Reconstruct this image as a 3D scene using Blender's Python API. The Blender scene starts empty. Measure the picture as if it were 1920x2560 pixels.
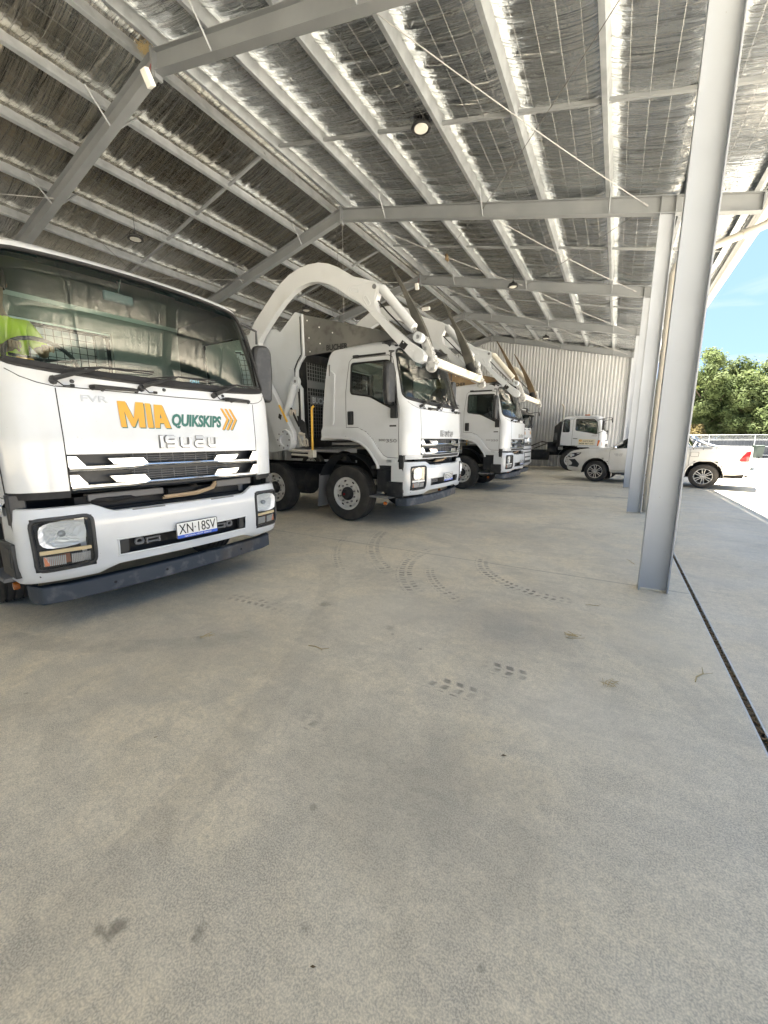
import bpy, bmesh, math, random
from mathutils import Vector, Matrix
random.seed(7)
PI=math.pi; R_=math.radians
sc=bpy.context.scene
COL=sc.collection
# ------------------------------------------------------------------ materials
def mat(name,color=(.8,.8,.8),rough=.5,metal=0.0,noise=None,bump=None,coat=0.0,spec=.5,emis=None,trans=0.0):
    m=bpy.data.materials.new(name); m.use_nodes=True
    nt=m.node_tree; b=nt.nodes['Principled BSDF']
    b.inputs['Base Color'].default_value=(*color,1); b.inputs['Roughness'].default_value=rough
    b.inputs['Metallic'].default_value=metal; b.inputs['Specular IOR Level'].default_value=spec
    if coat: b.inputs['Coat Weight'].default_value=coat; b.inputs['Coat Roughness'].default_value=.06
    tc=None
    if noise or bump:
        tc=nt.nodes.new('ShaderNodeTexCoord')
    if noise:
        for (sc_,col2,lo,hi,det) in noise:
            n=nt.nodes.new('ShaderNodeTexNoise'); n.inputs['Scale'].default_value=sc_; n.inputs['Detail'].default_value=det
            nt.links.new(tc.outputs['Object'],n.inputs['Vector'])
            mr=nt.nodes.new('ShaderNodeMapRange'); mr.inputs[1].default_value=lo; mr.inputs[2].default_value=hi
            nt.links.new(n.outputs['Fac'],mr.inputs[0])
            mx=nt.nodes.new('ShaderNodeMix'); mx.data_type='RGBA'
            nt.links.new(mr.outputs[0],mx.inputs[0])
            src=b.inputs['Base Color']
            if src.is_linked:
                nt.links.new(src.links[0].from_socket,mx.inputs[6])
            else: mx.inputs[6].default_value=src.default_value
            mx.inputs[7].default_value=(*col2,1)
            nt.links.new(mx.outputs[2],b.inputs['Base Color'])
    if bump:
        sc_,st,det=bump
        n=nt.nodes.new('ShaderNodeTexNoise'); n.inputs['Scale'].default_value=sc_; n.inputs['Detail'].default_value=det
        nt.links.new(tc.outputs['Object'],n.inputs['Vector'])
        bp=nt.nodes.new('ShaderNodeBump'); bp.inputs['Strength'].default_value=st; bp.inputs['Distance'].default_value=.01
        nt.links.new(n.outputs['Fac'],bp.inputs['Height']); nt.links.new(bp.outputs['Normal'],b.inputs['Normal'])
    if emis: b.inputs['Emission Color'].default_value=(*emis,1); b.inputs['Emission Strength'].default_value=1
    return m
M={}
M['white']=mat('white_paint',(.58,.60,.625),.28,noise=[(2.2,(.51,.525,.535),.5,.8,6),(90,(.35,.33,.3),.73,.78,2)],coat=.5)
M['offwhite']=mat('off_white_paint',(.54,.57,.60),.4,noise=[(1.6,(.46,.48,.49),.45,.8,6)],coat=.2)
M['cream']=mat('dirty_cream_paint',(.60,.57,.50),.45,noise=[(3,(.4,.34,.27),.5,.75,6)])
M['black']=mat('black_plastic',(.022,.023,.025),.45,noise=[(12,(.05,.05,.05),.5,.8,4)])
M['dark']=mat('dark_chassis',(.012,.012,.013),.75,noise=[(8,(.03,.027,.024),.5,.7,4)])
M['seal']=mat('black_rubber_seal',(.012,.012,.013),.6)
M['barpaint']=mat('scuffed_bar_paint',(.035,.045,.06),.55,noise=[(7,(.16,.16,.16),.52,.75,8),(2,(.10,.075,.05),.58,.8,5)],bump=(30,.2,4))
M['chrome']=mat('chrome',(.82,.82,.82),.07,1.0)
M['steel']=mat('silver_painted_steel',(.25,.265,.28),.45,.25,noise=[(1.3,(.21,.225,.24),.4,.7,5)],bump=(60,.05,3))
M['column']=mat('grey_blue_painted_steel',(.40,.43,.475),.45,.15,noise=[(1.2,(.35,.375,.42),.4,.7,5),(45,(.22,.2,.18),.74,.78,3)])
M['purlin']=mat('galvanised_steel',(.47,.50,.53),.34,.6,noise=[(5,(.36,.385,.41),.4,.7,6)])
M['gutter']=mat('cream_gutter_paint',(.36,.335,.285),.5)
M['tyre']=mat('tyre_rubber',(.028,.027,.026),.82,noise=[(5,(.06,.055,.05),.45,.75,5)])
M['rim']=mat('white_rim_paint',(.62,.62,.60),.4,.1,noise=[(9,(.36,.33,.3),.5,.8,5)])
M['alloy']=mat('machined_alloy',(.7,.7,.7),.25,.9)
M['red']=mat('red_plastic',(.28,.008,.015),.25,coat=.5)
M['amber']=mat('amber_plastic',(.5,.13,.02),.25,coat=.5)
M['tan']=mat('faded_tan_plastic',(.50,.40,.24),.6)
M['yellow']=mat('yellow_rail_paint',(.72,.42,.05),.5)
M['logo_y']=mat('golden_yellow_vinyl',(.62,.30,.025),.45)
M['logo_g']=mat('dark_green_vinyl',(.015,.12,.10),.45)
M['grey_pl']=mat('grey_plastic',(.16,.16,.165),.6)
M['dash']=mat('blue_grey_dashboard',(.19,.205,.225),.7)
M['lining']=mat('grey_cab_lining',(.20,.20,.195),.8)
M['seat']=mat('dark_seat_fabric',(.05,.05,.055),.9)
M['hopper']=mat('weathered_hopper_steel',(.105,.105,.10),.6,.2,noise=[(1.2,(.17,.165,.15),.4,.75,7),(7,(.06,.055,.05),.5,.8,5)])
M['rust']=mat('rusty_hopper_steel',(.22,.15,.08),.7,.1,noise=[(2,(.36,.27,.15),.4,.7,7),(7,(.1,.06,.03),.5,.8,5)])
M['tine']=mat('dark_fork_steel',(.08,.078,.07),.45,.5,noise=[(3,(.17,.16,.14),.45,.75,6)])
M['tine2']=mat('brown_fork_steel',(.10,.07,.04),.55,.4,noise=[(3,(.2,.15,.09),.45,.75,6)])
M['beam']=mat('worn_cross_beam_paint',(.62,.58,.50),.5,noise=[(5,(.42,.33,.22),.48,.7,6)])
M['bracket']=mat('scuffed_bracket_steel',(.55,.55,.54),.4,.5,noise=[(14,(.25,.25,.25),.45,.65,5)],bump=(25,.6,4))
M['plate_w']=mat('plate_white',(.78,.78,.76),.35)
M['ink']=mat('black_ink',(.01,.01,.01),.5)
M['plate_b']=mat('plate_blue',(.02,.10,.55),.35)
M['reflector']=mat('lamp_reflector',(.9,.9,.9),.3,.2)
M['badge']=mat('chrome_badge',(.42,.43,.44),.32,.5)
M['ind']=mat('indicator_bulb',(.45,.16,.08),.4)
M['silvertxt']=mat('silver_badge',(.45,.46,.47),.35,.6)
M['greytxt']=mat('grey_badge',(.25,.25,.26),.4,.4)
M['hivis']=mat('hi_vis_fabric',(.70,.80,.05),.85)
M['navy']=mat('dark_fabric',(.03,.035,.05),.9)
M['skin']=mat('skin',(.42,.25,.17),.55)
M['hair']=mat('brown_hair',(.06,.04,.025),.8)
M['wall']=mat('zinc_cladding',(.57,.585,.60),.42,.35,noise=[(.7,(.50,.515,.53),.4,.7,4)])
M['roofout']=mat('zinc_roof_sheet',(.5,.5,.5),.45,.5)
M['fence']=mat('dark_grey_fence_sheet',(.026,.032,.042),.55,noise=[(1,(.04,.045,.055),.4,.7,3)])
M['post']=mat('galvanised_pipe',(.55,.56,.56),.45,.4)
M['bin']=mat('dark_green_bin',(.010,.022,.015),.5)
M['bark']=mat('bark',(.12,.09,.06),.9,noise=[(6,(.06,.045,.03),.4,.7,5)])
M['straw']=mat('dry_straw',(.45,.36,.2),.9)
M['grit']=mat('dusty_grit',(.10,.09,.075),.95,noise=[(40,(.03,.028,.024),.4,.6,3)])
M['deadleaf']=mat('dead_leaf',(.12,.08,.04),.9)
M['pearl']=mat('pearl_white_paint',(.58,.58,.57),.3,noise=[(1.5,(.50,.485,.45),.45,.8,5)],coat=.7)
M['cloth']=mat('tonneau_vinyl',(.52,.49,.43),.7)
M['lamp_gl']=mat('lamp_glass',(.6,.6,.56),.25)
M['wire']=mat('wire',(.30,.30,.30),.5,.3)
M['wiremesh']=mat('mesh_wire',(.20,.20,.20),.5,.5)
M['darkwire']=mat('dark_cable',(.1,.09,.08),.6,.3)
M['signcream']=mat('cream_sign',(.62,.56,.42),.5)
M['hose']=mat('tan_hose',(.42,.31,.2),.6)
def glass_mat(name,tint,ior=1.5,rough=0.0,extra=.0):
    m=bpy.data.materials.new(name); m.use_nodes=True; nt=m.node_tree; nt.nodes.clear()
    o=nt.nodes.new('ShaderNodeOutputMaterial'); t=nt.nodes.new('ShaderNodeBsdfTransparent'); t.inputs[0].default_value=(*tint,1)
    g=nt.nodes.new('ShaderNodeBsdfGlossy'); g.inputs['Roughness'].default_value=rough
    f=nt.nodes.new('ShaderNodeFresnel'); f.inputs[0].default_value=ior
    a=nt.nodes.new('ShaderNodeMath'); a.operation='ADD'; a.inputs[1].default_value=extra; a.use_clamp=True
    mx=nt.nodes.new('ShaderNodeMixShader'); nt.links.new(f.outputs[0],a.inputs[0]); nt.links.new(a.outputs[0],mx.inputs[0])
    nt.links.new(t.outputs[0],mx.inputs[1]); nt.links.new(g.outputs[0],mx.inputs[2]); nt.links.new(mx.outputs[0],o.inputs[0])
    return m
M['glass']=glass_mat('tinted_windscreen_glass',(.66,.80,.74),1.5,.0,.05)
M['glass_band']=glass_mat('green_shade_band_glass',(.06,.30,.27),1.5,.0,.03)
M['glass_dark']=glass_mat('dark_side_glass',(.26,.31,.29),1.5,.0,.04)
M['lens']=glass_mat('clear_lamp_lens',(.9,.92,.92),1.5,.05,.06)
# ------------------------------------------------------------------ helpers
def tag(o,label=None,cat=None,group=None,kind=None):
    if label: o['label']=label
    if cat: o['category']=cat
    if group: o['group']=group
    if kind: o['kind']=kind
    return o
def empty(name,loc=(0,0,0),rz=0,label=None,cat=None,group=None):
    o=bpy.data.objects.new(name,None); COL.objects.link(o); o.location=loc; o.rotation_euler=(0,0,rz)
    o.empty_display_size=.1
    return tag(o,label,cat,group)
class MB:
    def __init__(s): s.v=[];s.f=[]
    def add(s,vs,fs):
        n=len(s.v); s.v+= [tuple(v) for v in vs]; s.f+=[tuple(i+n for i in f) for f in fs]; return s
    def box(s,c,d,rot=None):
        x,y,z=d[0]/2,d[1]/2,d[2]/2
        vs=[Vector(p) for p in((-x,-y,-z),(x,-y,-z),(x,y,-z),(-x,y,-z),(-x,-y,z),(x,-y,z),(x,y,z),(-x,y,z))]
        if rot is not None: vs=[rot@v for v in vs]
        c=Vector(c); vs=[v+c for v in vs]
        return s.add(vs,[(0,3,2,1),(4,5,6,7),(0,1,5,4),(1,2,6,5),(2,3,7,6),(3,0,4,7)])
    def prism(s,poly,fn,t0,t1):
        """poly 2D list, fn(a,b,t)->3D, extruded from t0 to t1"""
        n=len(poly)
        vs=[fn(a,b,t0) for a,b in poly]+[fn(a,b,t1) for a,b in poly]
        fs=[tuple(range(n))[::-1],tuple(range(n,2*n))]+[(i,(i+1)%n,(i+1)%n+n,i+n) for i in range(n)]
        return s.add(vs,fs)
    def tube(s,path,r,seg=8,caps=True,closed=False):
        path=[Vector(p) for p in path]; n=len(path); rs=r if isinstance(r,(list,tuple)) else [r]*n
        up=None; vs=[]
        for i,p in enumerate(path):
            if closed: d=path[(i+1)%n]-path[i-1]
            else: d=path[min(i+1,n-1)]-path[max(i-1,0)]
            if d.length<1e-9: d=Vector((0,0,1))
            d.normalize()
            if up is None: up=Vector((0,0,1)) if abs(d.z)<.9 else Vector((1,0,0))
            a=d.cross(up)
            if a.length<1e-6: a=d.cross(Vector((1,0,0)))
            a.normalize(); b=a.cross(d).normalized(); up=b
            for k in range(seg):
                t=2*PI*k/seg; vs.append(p+a*math.cos(t)*rs[i]+b*math.sin(t)*rs[i])
        fs=[]
        m=n if closed else n-1
        for i in range(m):
            j=(i+1)%n
            for k in range(seg):
                k2=(k+1)%seg; fs.append((i*seg+k,i*seg+k2,j*seg+k2,j*seg+k))
        if caps and not closed: fs.append(tuple(range(seg))[::-1]); fs.append(tuple((n-1)*seg+k for k in range(seg)))
        return s.add(vs,fs)
    def lathe(s,prof,c,axis='y',seg=32,closed=False):
        """prof list of (r,h); axis of revolution"""
        vs=[];n=len(prof)
        for k in range(seg):
            t=2*PI*k/seg; ct,st=math.cos(t),math.sin(t)
            for r,h in prof:
                if axis=='y': p=(r*ct,h,r*st)
                elif axis=='z': p=(r*ct,r*st,h)
                else: p=(h,r*ct,r*st)
                vs.append((p[0]+c[0],p[1]+c[1],p[2]+c[2]))
        fs=[]
        for k in range(seg):
            k2=(k+1)%seg
            for i in range(n-1): fs.append((k*n+i,k*n+i+1,k2*n+i+1,k2*n+i))
            if closed: fs.append((k*n+n-1,k*n,k2*n,k2*n+n-1))
        return s.add(vs,fs)
    def build(s,name,m,parent=None,smooth=35,bevel=0,loc=None,weld=False):
        me=bpy.data.meshes.new(name); me.from_pydata(s.v,[],s.f)
        bm=bmesh.new(); bm.from_mesh(me)
        if weld: bmesh.ops.remove_doubles(bm,verts=bm.verts,dist=1e-5)
        bmesh.ops.recalc_face_normals(bm,faces=bm.faces); bm.to_mesh(me); bm.free()
        o=bpy.data.objects.new(name,me); COL.objects.link(o)
        ms=m if isinstance(m,(list,tuple)) else [m]
        for x in ms: me.materials.append(x if not isinstance(x,str) else M[x])
        if smooth:
            me.polygons.foreach_set('use_smooth',[True]*len(me.polygons)); me.set_sharp_from_angle(angle=R_(smooth))
        if bevel:
            bv=o.modifiers.new('bevel','BEVEL'); bv.width=bevel; bv.segments=2; bv.limit_method='ANGLE'; bv.angle_limit=R_(40)
        if parent: o.parent=parent
        if loc: o.location=loc
        return o
def copy_tree(o,parent=None):
    c=o.copy(); COL.objects.link(c); c.parent=parent
    for ch in list(o.children): copy_tree(ch,c)
    return c
def rpoly(pts,r,n=4):
    """round the corners of a 2D polygon"""
    out=[];N=len(pts)
    for i in range(N):
        p=Vector(pts[i]);a=Vector(pts[i-1]);b=Vector(pts[(i+1)%N])
        da=(a-p);db=(b-p);ra=min(r,da.length*.45,db.length*.45)
        s=p+da.normalized()*ra;e=p+db.normalized()*ra
        for k in range(n+1):
            t=k/n; q=s*(1-t)**2+p*2*t*(1-t)+e*t*t; out.append((q.x,q.y))
    return out
def densify(pts,d,closed=True):
    out=[];N=len(pts)
    for i in range(N if closed else N-1):
        a=Vector(pts[i]);b=Vector(pts[(i+1)%N]);k=max(1,int((b-a).length/d))
        for j in range(k): q=a.lerp(b,j/k); out.append(tuple(q))
    if not closed: out.append(tuple(pts[-1]))
    return out
def inside(p,poly):
    x,y=p;c=False;n=len(poly);j=n-1
    for i in range(n):
        xi,yi=poly[i];xj,yj=poly[j]
        if (yi>y)!=(yj>y) and x<(xj-xi)*(y-yi)/(yj-yi)+xi: c=not c
        j=i
    return c
def lerp_tab(tab,x):
    if x<=tab[0][0]: return tab[0][1:]
    for a,b in zip(tab,tab[1:]):
        if x<=b[0]:
            t=(x-a[0])/(b[0]-a[0]); return tuple(p+(q-p)*t for p,q in zip(a[1:],b[1:]))
    return tab[-1][1:]
def text_poly(s,size,shear=0,offset=0,space=1.0):
    cu=bpy.data.curves.new('t','FONT'); cu.body=s; cu.size=size; cu.shear=shear; cu.offset=offset; cu.space_character=space
    cu.resolution_u=3
    ob=bpy.data.objects.new('t',cu); COL.objects.link(ob)
    dg=bpy.context.evaluated_depsgraph_get(); me=bpy.data.meshes.new_from_object(ob.evaluated_get(dg))
    vs=[v.co.copy() for v in me.vertices]; fs=[tuple(p.vertices) for p in me.polygons]
    bpy.data.objects.remove(ob); bpy.data.curves.remove(cu); bpy.data.meshes.remove(me)
    return vs,fs
def text_on(s,box,fn,thick=.0,shear=0,offset=0):
    """fit text s into box (a0,b0,a1,b1) then map by fn(a,b,t)"""
    vs,fs=text_poly(s,1,shear,offset)
    x0=min(v.x for v in vs);x1=max(v.x for v in vs);y0=min(v.y for v in vs);y1=max(v.y for v in vs)
    a0,b0,a1,b1=box
    P=[((v.x-x0)/(x1-x0)*(a1-a0)+a0,(v.y-y0)/(y1-y0)*(b1-b0)+b0) for v in vs]
    mb=MB(); mb.add([fn(a,b,thick) for a,b in P],fs)
    if thick:
        n=len(P); 
        from collections import Counter
        ec=Counter()
        for f in fs:
            for i in range(len(f)):
                ec[tuple(sorted((f[i],f[(i+1)%len(f)])))]+=1
        base=len(mb.v); mb.v+=[tuple(fn(a,b,0)) for a,b in P]
        for (i,j),c in ec.items():
            if c==1: mb.f.append((i,j,j+base,i+base))
    return mb
# ------------------------------------------------------------------ camera (solved from the photograph)
f_px=985.0188; yaw,pitch,roll=-.5251,-.1806,.0006
cy,sy,cp,sp=math.cos(yaw),math.sin(yaw),math.cos(pitch),math.sin(pitch)
fw=Vector((sy*cp,cy*cp,sp)); rt=Vector((cy,-sy,0)); dn=fw.cross(rt)
r2=rt*math.cos(roll)+dn*math.sin(roll); d2=dn*math.cos(roll)-rt*math.sin(roll)
cam=bpy.data.cameras.new('camera'); cam.sensor_fit='VERTICAL'; cam.sensor_height=36; cam.sensor_width=27; cam.lens=f_px/2560*36
cam.clip_start=.05; cam.clip_end=2000
co=bpy.data.objects.new('camera',cam); COL.objects.link(co)
mw=Matrix.Identity(4)
for i,a in enumerate((r2,-d2,-fw)):
    for j in range(3): mw[j][i]=a[j]
co.matrix_world=Matrix.Translation((0,0,1.496))@mw
sc.camera=co
# ------------------------------------------------------------------ world and sun
sd=Vector((-.11,.30,1)).normalized()
w=bpy.data.worlds.new('World'); sc.world=w; w.use_nodes=True; nt=w.node_tree
bg=nt.nodes['Background']; sky=nt.nodes.new('ShaderNodeTexSky'); sky.sky_type='NISHITA'; sky.sun_disc=False
sky.sun_elevation=math.asin(sd.z); sky.sun_rotation=math.atan2(sd.x,sd.y); sky.air_density=.8; sky.dust_density=.1; sky.ozone_density=2; sky.altitude=3500
tc=nt.nodes.new('ShaderNodeTexCoord'); mp=nt.nodes.new('ShaderNodeMapping'); mp.inputs['Scale'].default_value=(1.2,1.2,6); mp.inputs['Rotation'].default_value=(0.25,0,.5)
nz=nt.nodes.new('ShaderNodeTexNoise'); nz.inputs['Scale'].default_value=3.2; nz.inputs['Detail'].default_value=8; nz.inputs['Distortion'].default_value=.6
mr=nt.nodes.new('ShaderNodeMapRange'); mr.inputs[1].default_value=.50; mr.inputs[2].default_value=.80; mr.inputs[4].default_value=.75
mx=nt.nodes.new('ShaderNodeMix'); mx.data_type='RGBA'; mx.inputs[7].default_value=(1.7,1.8,1.95,1)
nt.links.new(tc.outputs['Generated'],mp.inputs[0]); nt.links.new(mp.outputs[0],nz.inputs[0]); nt.links.new(nz.outputs[0],mr.inputs[0])
sk2=nt.nodes.new('ShaderNodeMix'); sk2.data_type='RGBA'; sk2.inputs[0].default_value=.9; sk2.inputs[7].default_value=(.66,1.06,1.80,1); nt.links.new(sky.outputs[0],sk2.inputs[6])
nt.links.new(mr.outputs[0],mx.inputs[0]); nt.links.new(sk2.outputs[2],mx.inputs[6]); nt.links.new(mx.outputs[2],bg.inputs[0]); bg.inputs[1].default_value=.05
sl=bpy.data.lights.new('sun','SUN'); sl.energy=5.0; sl.angle=R_(.5); sl.color=(1,.965,.92)
so=bpy.data.objects.new('sun',sl); COL.objects.link(so); so.rotation_euler=(-sd).to_track_quat('-Z','Y').to_euler()
sc.view_settings.view_transform='Standard'; sc.view_settings.look='None'; sc.view_settings.exposure=3.93; sc.view_settings.gamma=1
sc.view_settings.use_white_balance=True; sc.view_settings.white_balance_temperature=6950; sc.view_settings.white_balance_tint=8
sc.cycles.max_bounces=8; sc.cycles.transparent_max_bounces=16; sc.cycles.diffuse_bounces=5
# ------------------------------------------------------------------ geometry constants of the shed
XC=.328; Y1=4.571; BAY=5.0; XR=-6.896; CW=.25
RY=[Y1+BAY*i+.073 for i in range(-3,5)]
XL=2*XR-XC-CW          # outer (left) column
YA,YB=RY[0]-.6,RY[-1]+.25
def zb(x): return 7.27-.23*abs(x-XR)      # rafter underside
def zt(x): return zb(x)+.285              # rafter top = purlin underside
# ------------------------------------------------------------------ concrete
def concrete(name,base,dark,light,inside_marks=False,scale=1.0):
    m=bpy.data.materials.new(name); m.use_nodes=True; nt=m.node_tree; b=nt.nodes['Principled BSDF']; L=nt.links.new
    g=nt.nodes.new('ShaderNodeNewGeometry')
    def noise(s,d,dist=0,vec=None):
        n=nt.nodes.new('ShaderNodeTexNoise'); n.inputs['Scale'].default_value=s; n.inputs['Detail'].default_value=d; n.inputs['Distortion'].default_value=dist
        L(vec or g.outputs['Position'],n.inputs['Vector']); return n.outputs['Fac']
    def rng(x,a,b_,c=0,d=1):
        r=nt.nodes.new('ShaderNodeMapRange'); r.inputs[1].default_value=a; r.inputs[2].default_value=b_; r.inputs[3].default_value=c; r.inputs[4].default_value=d
        L(x,r.inputs[0]); return r.outputs[0]
    def mixc(f,a,bc,mode='MIX'):
        x=nt.nodes.new('ShaderNodeMix'); x.data_type='RGBA'; x.blend_type=mode
        if isinstance(f,(int,float)): x.inputs[0].default_value=f
        else: L(f,x.inputs[0])
        if isinstance(a,tuple): x.inputs[6].default_value=(*a,1)
        else: L(a,x.inputs[6])
        if isinstance(bc,tuple): x.inputs[7].default_value=(*bc,1)
        else: L(bc,x.inputs[7])
        return x.outputs[2]
    def math_(op,a,b_=None,c=None):
        x=nt.nodes.new('ShaderNodeMath'); x.operation=op
        for i,q in enumerate((a,b_,c)):
            if q is None: continue
            if isinstance(q,(int,float)): x.inputs[i].default_value=q
            else: L(q,x.inputs[i])
        return x.outputs[0]
    c=mixc(rng(noise(.45,5,.4),.35,.65),base,dark)
    c=mixc(rng(noise(.9,6,.8),.5,.72),c,light)
    c=mixc(rng(noise(1.7,9,1.2),.50,.70,0,.55),c,tuple(x*.78 for x in dark))
    c=mixc(rng(noise(.65,7,1.4),.42,.60,0,.7),c,(base[0]*1.10,base[1]*1.03,base[2]*.90))
    c=mixc(rng(noise(1.3,8,1.8),.47,.64,0,.6),c,(dark[0]*.80,dark[1]*.83,dark[2]*.88))
    # brushed broom-finish streaks along x
    mp=nt.nodes.new('ShaderNodeMapping'); mp.inputs['Scale'].default_value=(1.0,5.5,1); L(g.outputs['Position'],mp.inputs[0])
    c=mixc(rng(noise(2.6,7,.5,mp.outputs[0]),.42,.72,0,.3),c,tuple(x*1.12 for x in light))
    fine=noise(55,5); c=mixc(rng(noise(19,7,.6),.42,.66,0,.4),c,tuple(x*.66 for x in dark))
    c=mixc(rng(noise(4.5,8,1.0),.52,.70,0,.55),c,tuple(x*.7 for x in dark))
    c=mixc(rng(fine,.36,.64,.0,.42),c,tuple(x*.6 for x in dark))
    c=mixc(rng(noise(170,3),.40,.62,0,.45),c,tuple(min(1,x*1.35) for x in light))
    # small spots
    vo=nt.nodes.new('ShaderNodeTexVoronoi'); vo.inputs['Scale'].default_value=3.1; L(g.outputs['Position'],vo.inputs['Vector'])
    c=mixc(math_('MULTIPLY',rng(vo.outputs['Distance'],.03,.055,1,0),rng(noise(1.1,2),.45,.55,0,.6)),c,tuple(x*.45 for x in dark))
    if inside_marks:
        sx=nt.nodes.new('ShaderNodeSeparateXYZ'); L(g.outputs['Position'],sx.inputs[0]); X=sx.outputs[0];Y=sx.outputs[1]
        wob=noise(9,4)
        def arc(cx,cyy,rad,wid,a0,a1,strength,tread,n1=60):
            nonlocal c
            dx=math_('SUBTRACT',X,cx);dy=math_('SUBTRACT',Y,cyy); am=(a0+a1)/2; a0-=am; a1-=am
            rx=math_('ADD',math_('MULTIPLY',dx,math.cos(am)),math_('MULTIPLY',dy,math.sin(am))); ry=math_('SUBTRACT',math_('MULTIPLY',dy,math.cos(am)),math_('MULTIPLY',dx,math.sin(am)))
            rr=math_('SQRT',math_('ADD',math_('MULTIPLY',dx,dx),math_('MULTIPLY',dy,dy)))
            band=rng(math_('ABSOLUTE',math_('SUBTRACT',rr,rad)),wid*.42,wid*.5,1,0)
            an=math_('ARCTAN2',ry,rx)
            sect=math_('MULTIPLY',rng(an,a0-.03/rad,a0+.14/rad),rng(an,a1-.14/rad,a1+.03/rad,1,0))
            msk=math_('MULTIPLY',band,sect)
            if tread:
                # chevron blocks
                ph=math_('ADD',math_('MULTIPLY',an,rad*2*PI/tread),math_('MULTIPLY',math_('ABSOLUTE',math_('SUBTRACT',rr,rad)),22))
                blk=rng(math_('SINE',ph),-.6,.6)
                lan=rng(math_('SINE',math_('MULTIPLY',math_('SUBTRACT',rr,rad),2*PI/(wid*.45))),-.7,-.2)
                msk=math_('MULTIPLY',msk,math_('MULTIPLY',blk,lan))
            msk=math_('MULTIPLY',msk,math_('MULTIPLY',rng(wob,.38,.56,.25*strength,strength),rng(noise(2.1,3),.38,.52,.45,1)))
            c=mixc(msk,c,(.22,.20,.17))
        # x,y centre, radius, width, start, end angle
        arc(-.5,4.6,1.65,.20,2.85,4.0,1.2,.075)
        arc(-.5,4.6,1.36,.13,3.45,4.25,.9,.07)
        arc(-.3,4.95,1.05,.17,3.2,4.85,1.2,.07)
        arc(-.2,6.2,3.1,.20,3.35,4.05,.8,.08)
        arc(-.2,6.2,3.6,.12,3.5,4.0,.6,.08)
        arc(-.75,9.2,7.10,.15,4.692,4.745,1.7,.085)
        arc(-.4,9.6,7.16,.15,4.680,4.722,1.6,.085)
        arc(-1.3,9.0,7.55,.15,4.70,4.73,.9,.085)
        arc(-2.6,-.5,2.95,.18,1.5,1.75,.8,.08)
        arc(-4.6,3.9,3.0,.20,4.9,5.6,.28,0)
        arc(-4.9,3.2,3.3,.16,4.9,5.5,.25,0)
        arc(-6,-1,7.5,.24,.35,1.2,.16,0)
        arc(-6,-1,7.0,.18,.45,1.1,.12,0)
        arc(-7.5,-.5,6.2,.24,.1,.75,.2,0)
        arc(0,-10,22,.3,1.45,1.9,.55,0)
        arc(0,-10,24.5,.35,1.45,1.9,.55,0)
        arc(-1,-8,23,.5,1.5,1.9,.5,0)
        for (px_,py_,pr_,ps_,pc_) in ((-.75,3.1,.75,.5,(.27,.26,.245)),(-.6,1.35,.6,.42,(.25,.235,.20)),(-2.6,1.7,1.0,.45,(.30,.285,.25)),(-1.2,6.5,1.2,.4,(.30,.29,.27)),(.35,3.4,.6,.4,(.62,.56,.46)),(-1.6,2.9,.6,.35,(.62,.57,.48)),(-1.9,4.6,.8,.35,(.60,.545,.45)),(-.1,2.2,.5,.35,(.60,.56,.49)),(.1,8.2,.9,.35,(.62,.57,.47)),(-2.3,9.5,1.6,.4,(.29,.28,.26)),(-1.2,12.6,1.6,.45,(.29,.28,.26)),(-2.0,3.6,.6,.3,(.30,.285,.25))):
            dx=math_('SUBTRACT',X,px_);dy=math_('SUBTRACT',Y,py_); d=math_('SQRT',math_('ADD',math_('MULTIPLY',dx,dx),math_('MULTIPLY',math_('MULTIPLY',dy,dy),1.8)))
            d=math_('ADD',d,math_('MULTIPLY',math_('SUBTRACT',noise(2.3,7,1.0),.5),pr_*1.6)); r_=nt.nodes.new('ShaderNodeMapRange'); r_.interpolation_type='SMOOTHSTEP'; r_.inputs[1].default_value=0; r_.inputs[2].default_value=pr_*1.45; r_.inputs[3].default_value=ps_; r_.inputs[4].default_value=0; L(d,r_.inputs[0]); c=mixc(r_.outputs[0],c,pc_)
        # oil drips
        def blob(x,y,r,s,col=(.12,.095,.07)):
            nonlocal c
            dx=math_('SUBTRACT',X,x);dy=math_('SUBTRACT',Y,y)
            d=math_('SQRT',math_('ADD',math_('MULTIPLY',dx,dx),math_('MULTIPLY',dy,dy)))
            d=math_('ADD',d,math_('MULTIPLY',math_('SUBTRACT',noise(26,4),.5),r*1.9))
            c=mixc(rng(d,r*.35,r*1.05,s*.8,0),c,col)
        blob(-1.213,.425,.035,.75);blob(-1.25,.395,.022,.6);blob(-.977,.55,.026,.6);blob(-.98,.53,.012,.6);blob(-.42,.44,.03,.55)
        blob(-.30,.62,.02,.5);blob(-.7,.72,.018,.45);blob(-.95,1.05,.018,.5);blob(-1.9,1.6,.03,.35);blob(-1.45,2.6,.05,.4);blob(-.2,.9,.012,.5)
        blob(-2.2,2.7,.07,.5)
        # saw-cut slab joints
        for (ax,pos) in (('y',4.70),('y',9.66),('y',14.66),('y',19.66),('y',-.4)):
            q=X if ax=='x' else Y
            d=math_('ABSOLUTE',math_('SUBTRACT',q,pos))
            c=mixc(rng(d,.003,.008,.75,0),c,(.06,.055,.05))
    L(c,b.inputs['Base Color'])
    b.inputs['Roughness'].default_value=.62; b.inputs['Specular IOR Level'].default_value=.35
    L(rng(noise(.9,4),.35,.7,.45,.75),b.inputs['Roughness'])
    bp=nt.nodes.new('ShaderNodeBump'); bp.inputs['Strength'].default_value=.28; bp.inputs['Distance'].default_value=.004
    L(fine,bp.inputs['Height']); L(bp.outputs[0],b.inputs['Normal'])
    return m
M['slab']=concrete('shed_slab_concrete',(.64,.585,.48),(.48,.445,.375),(.74,.665,.535),True)
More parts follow.
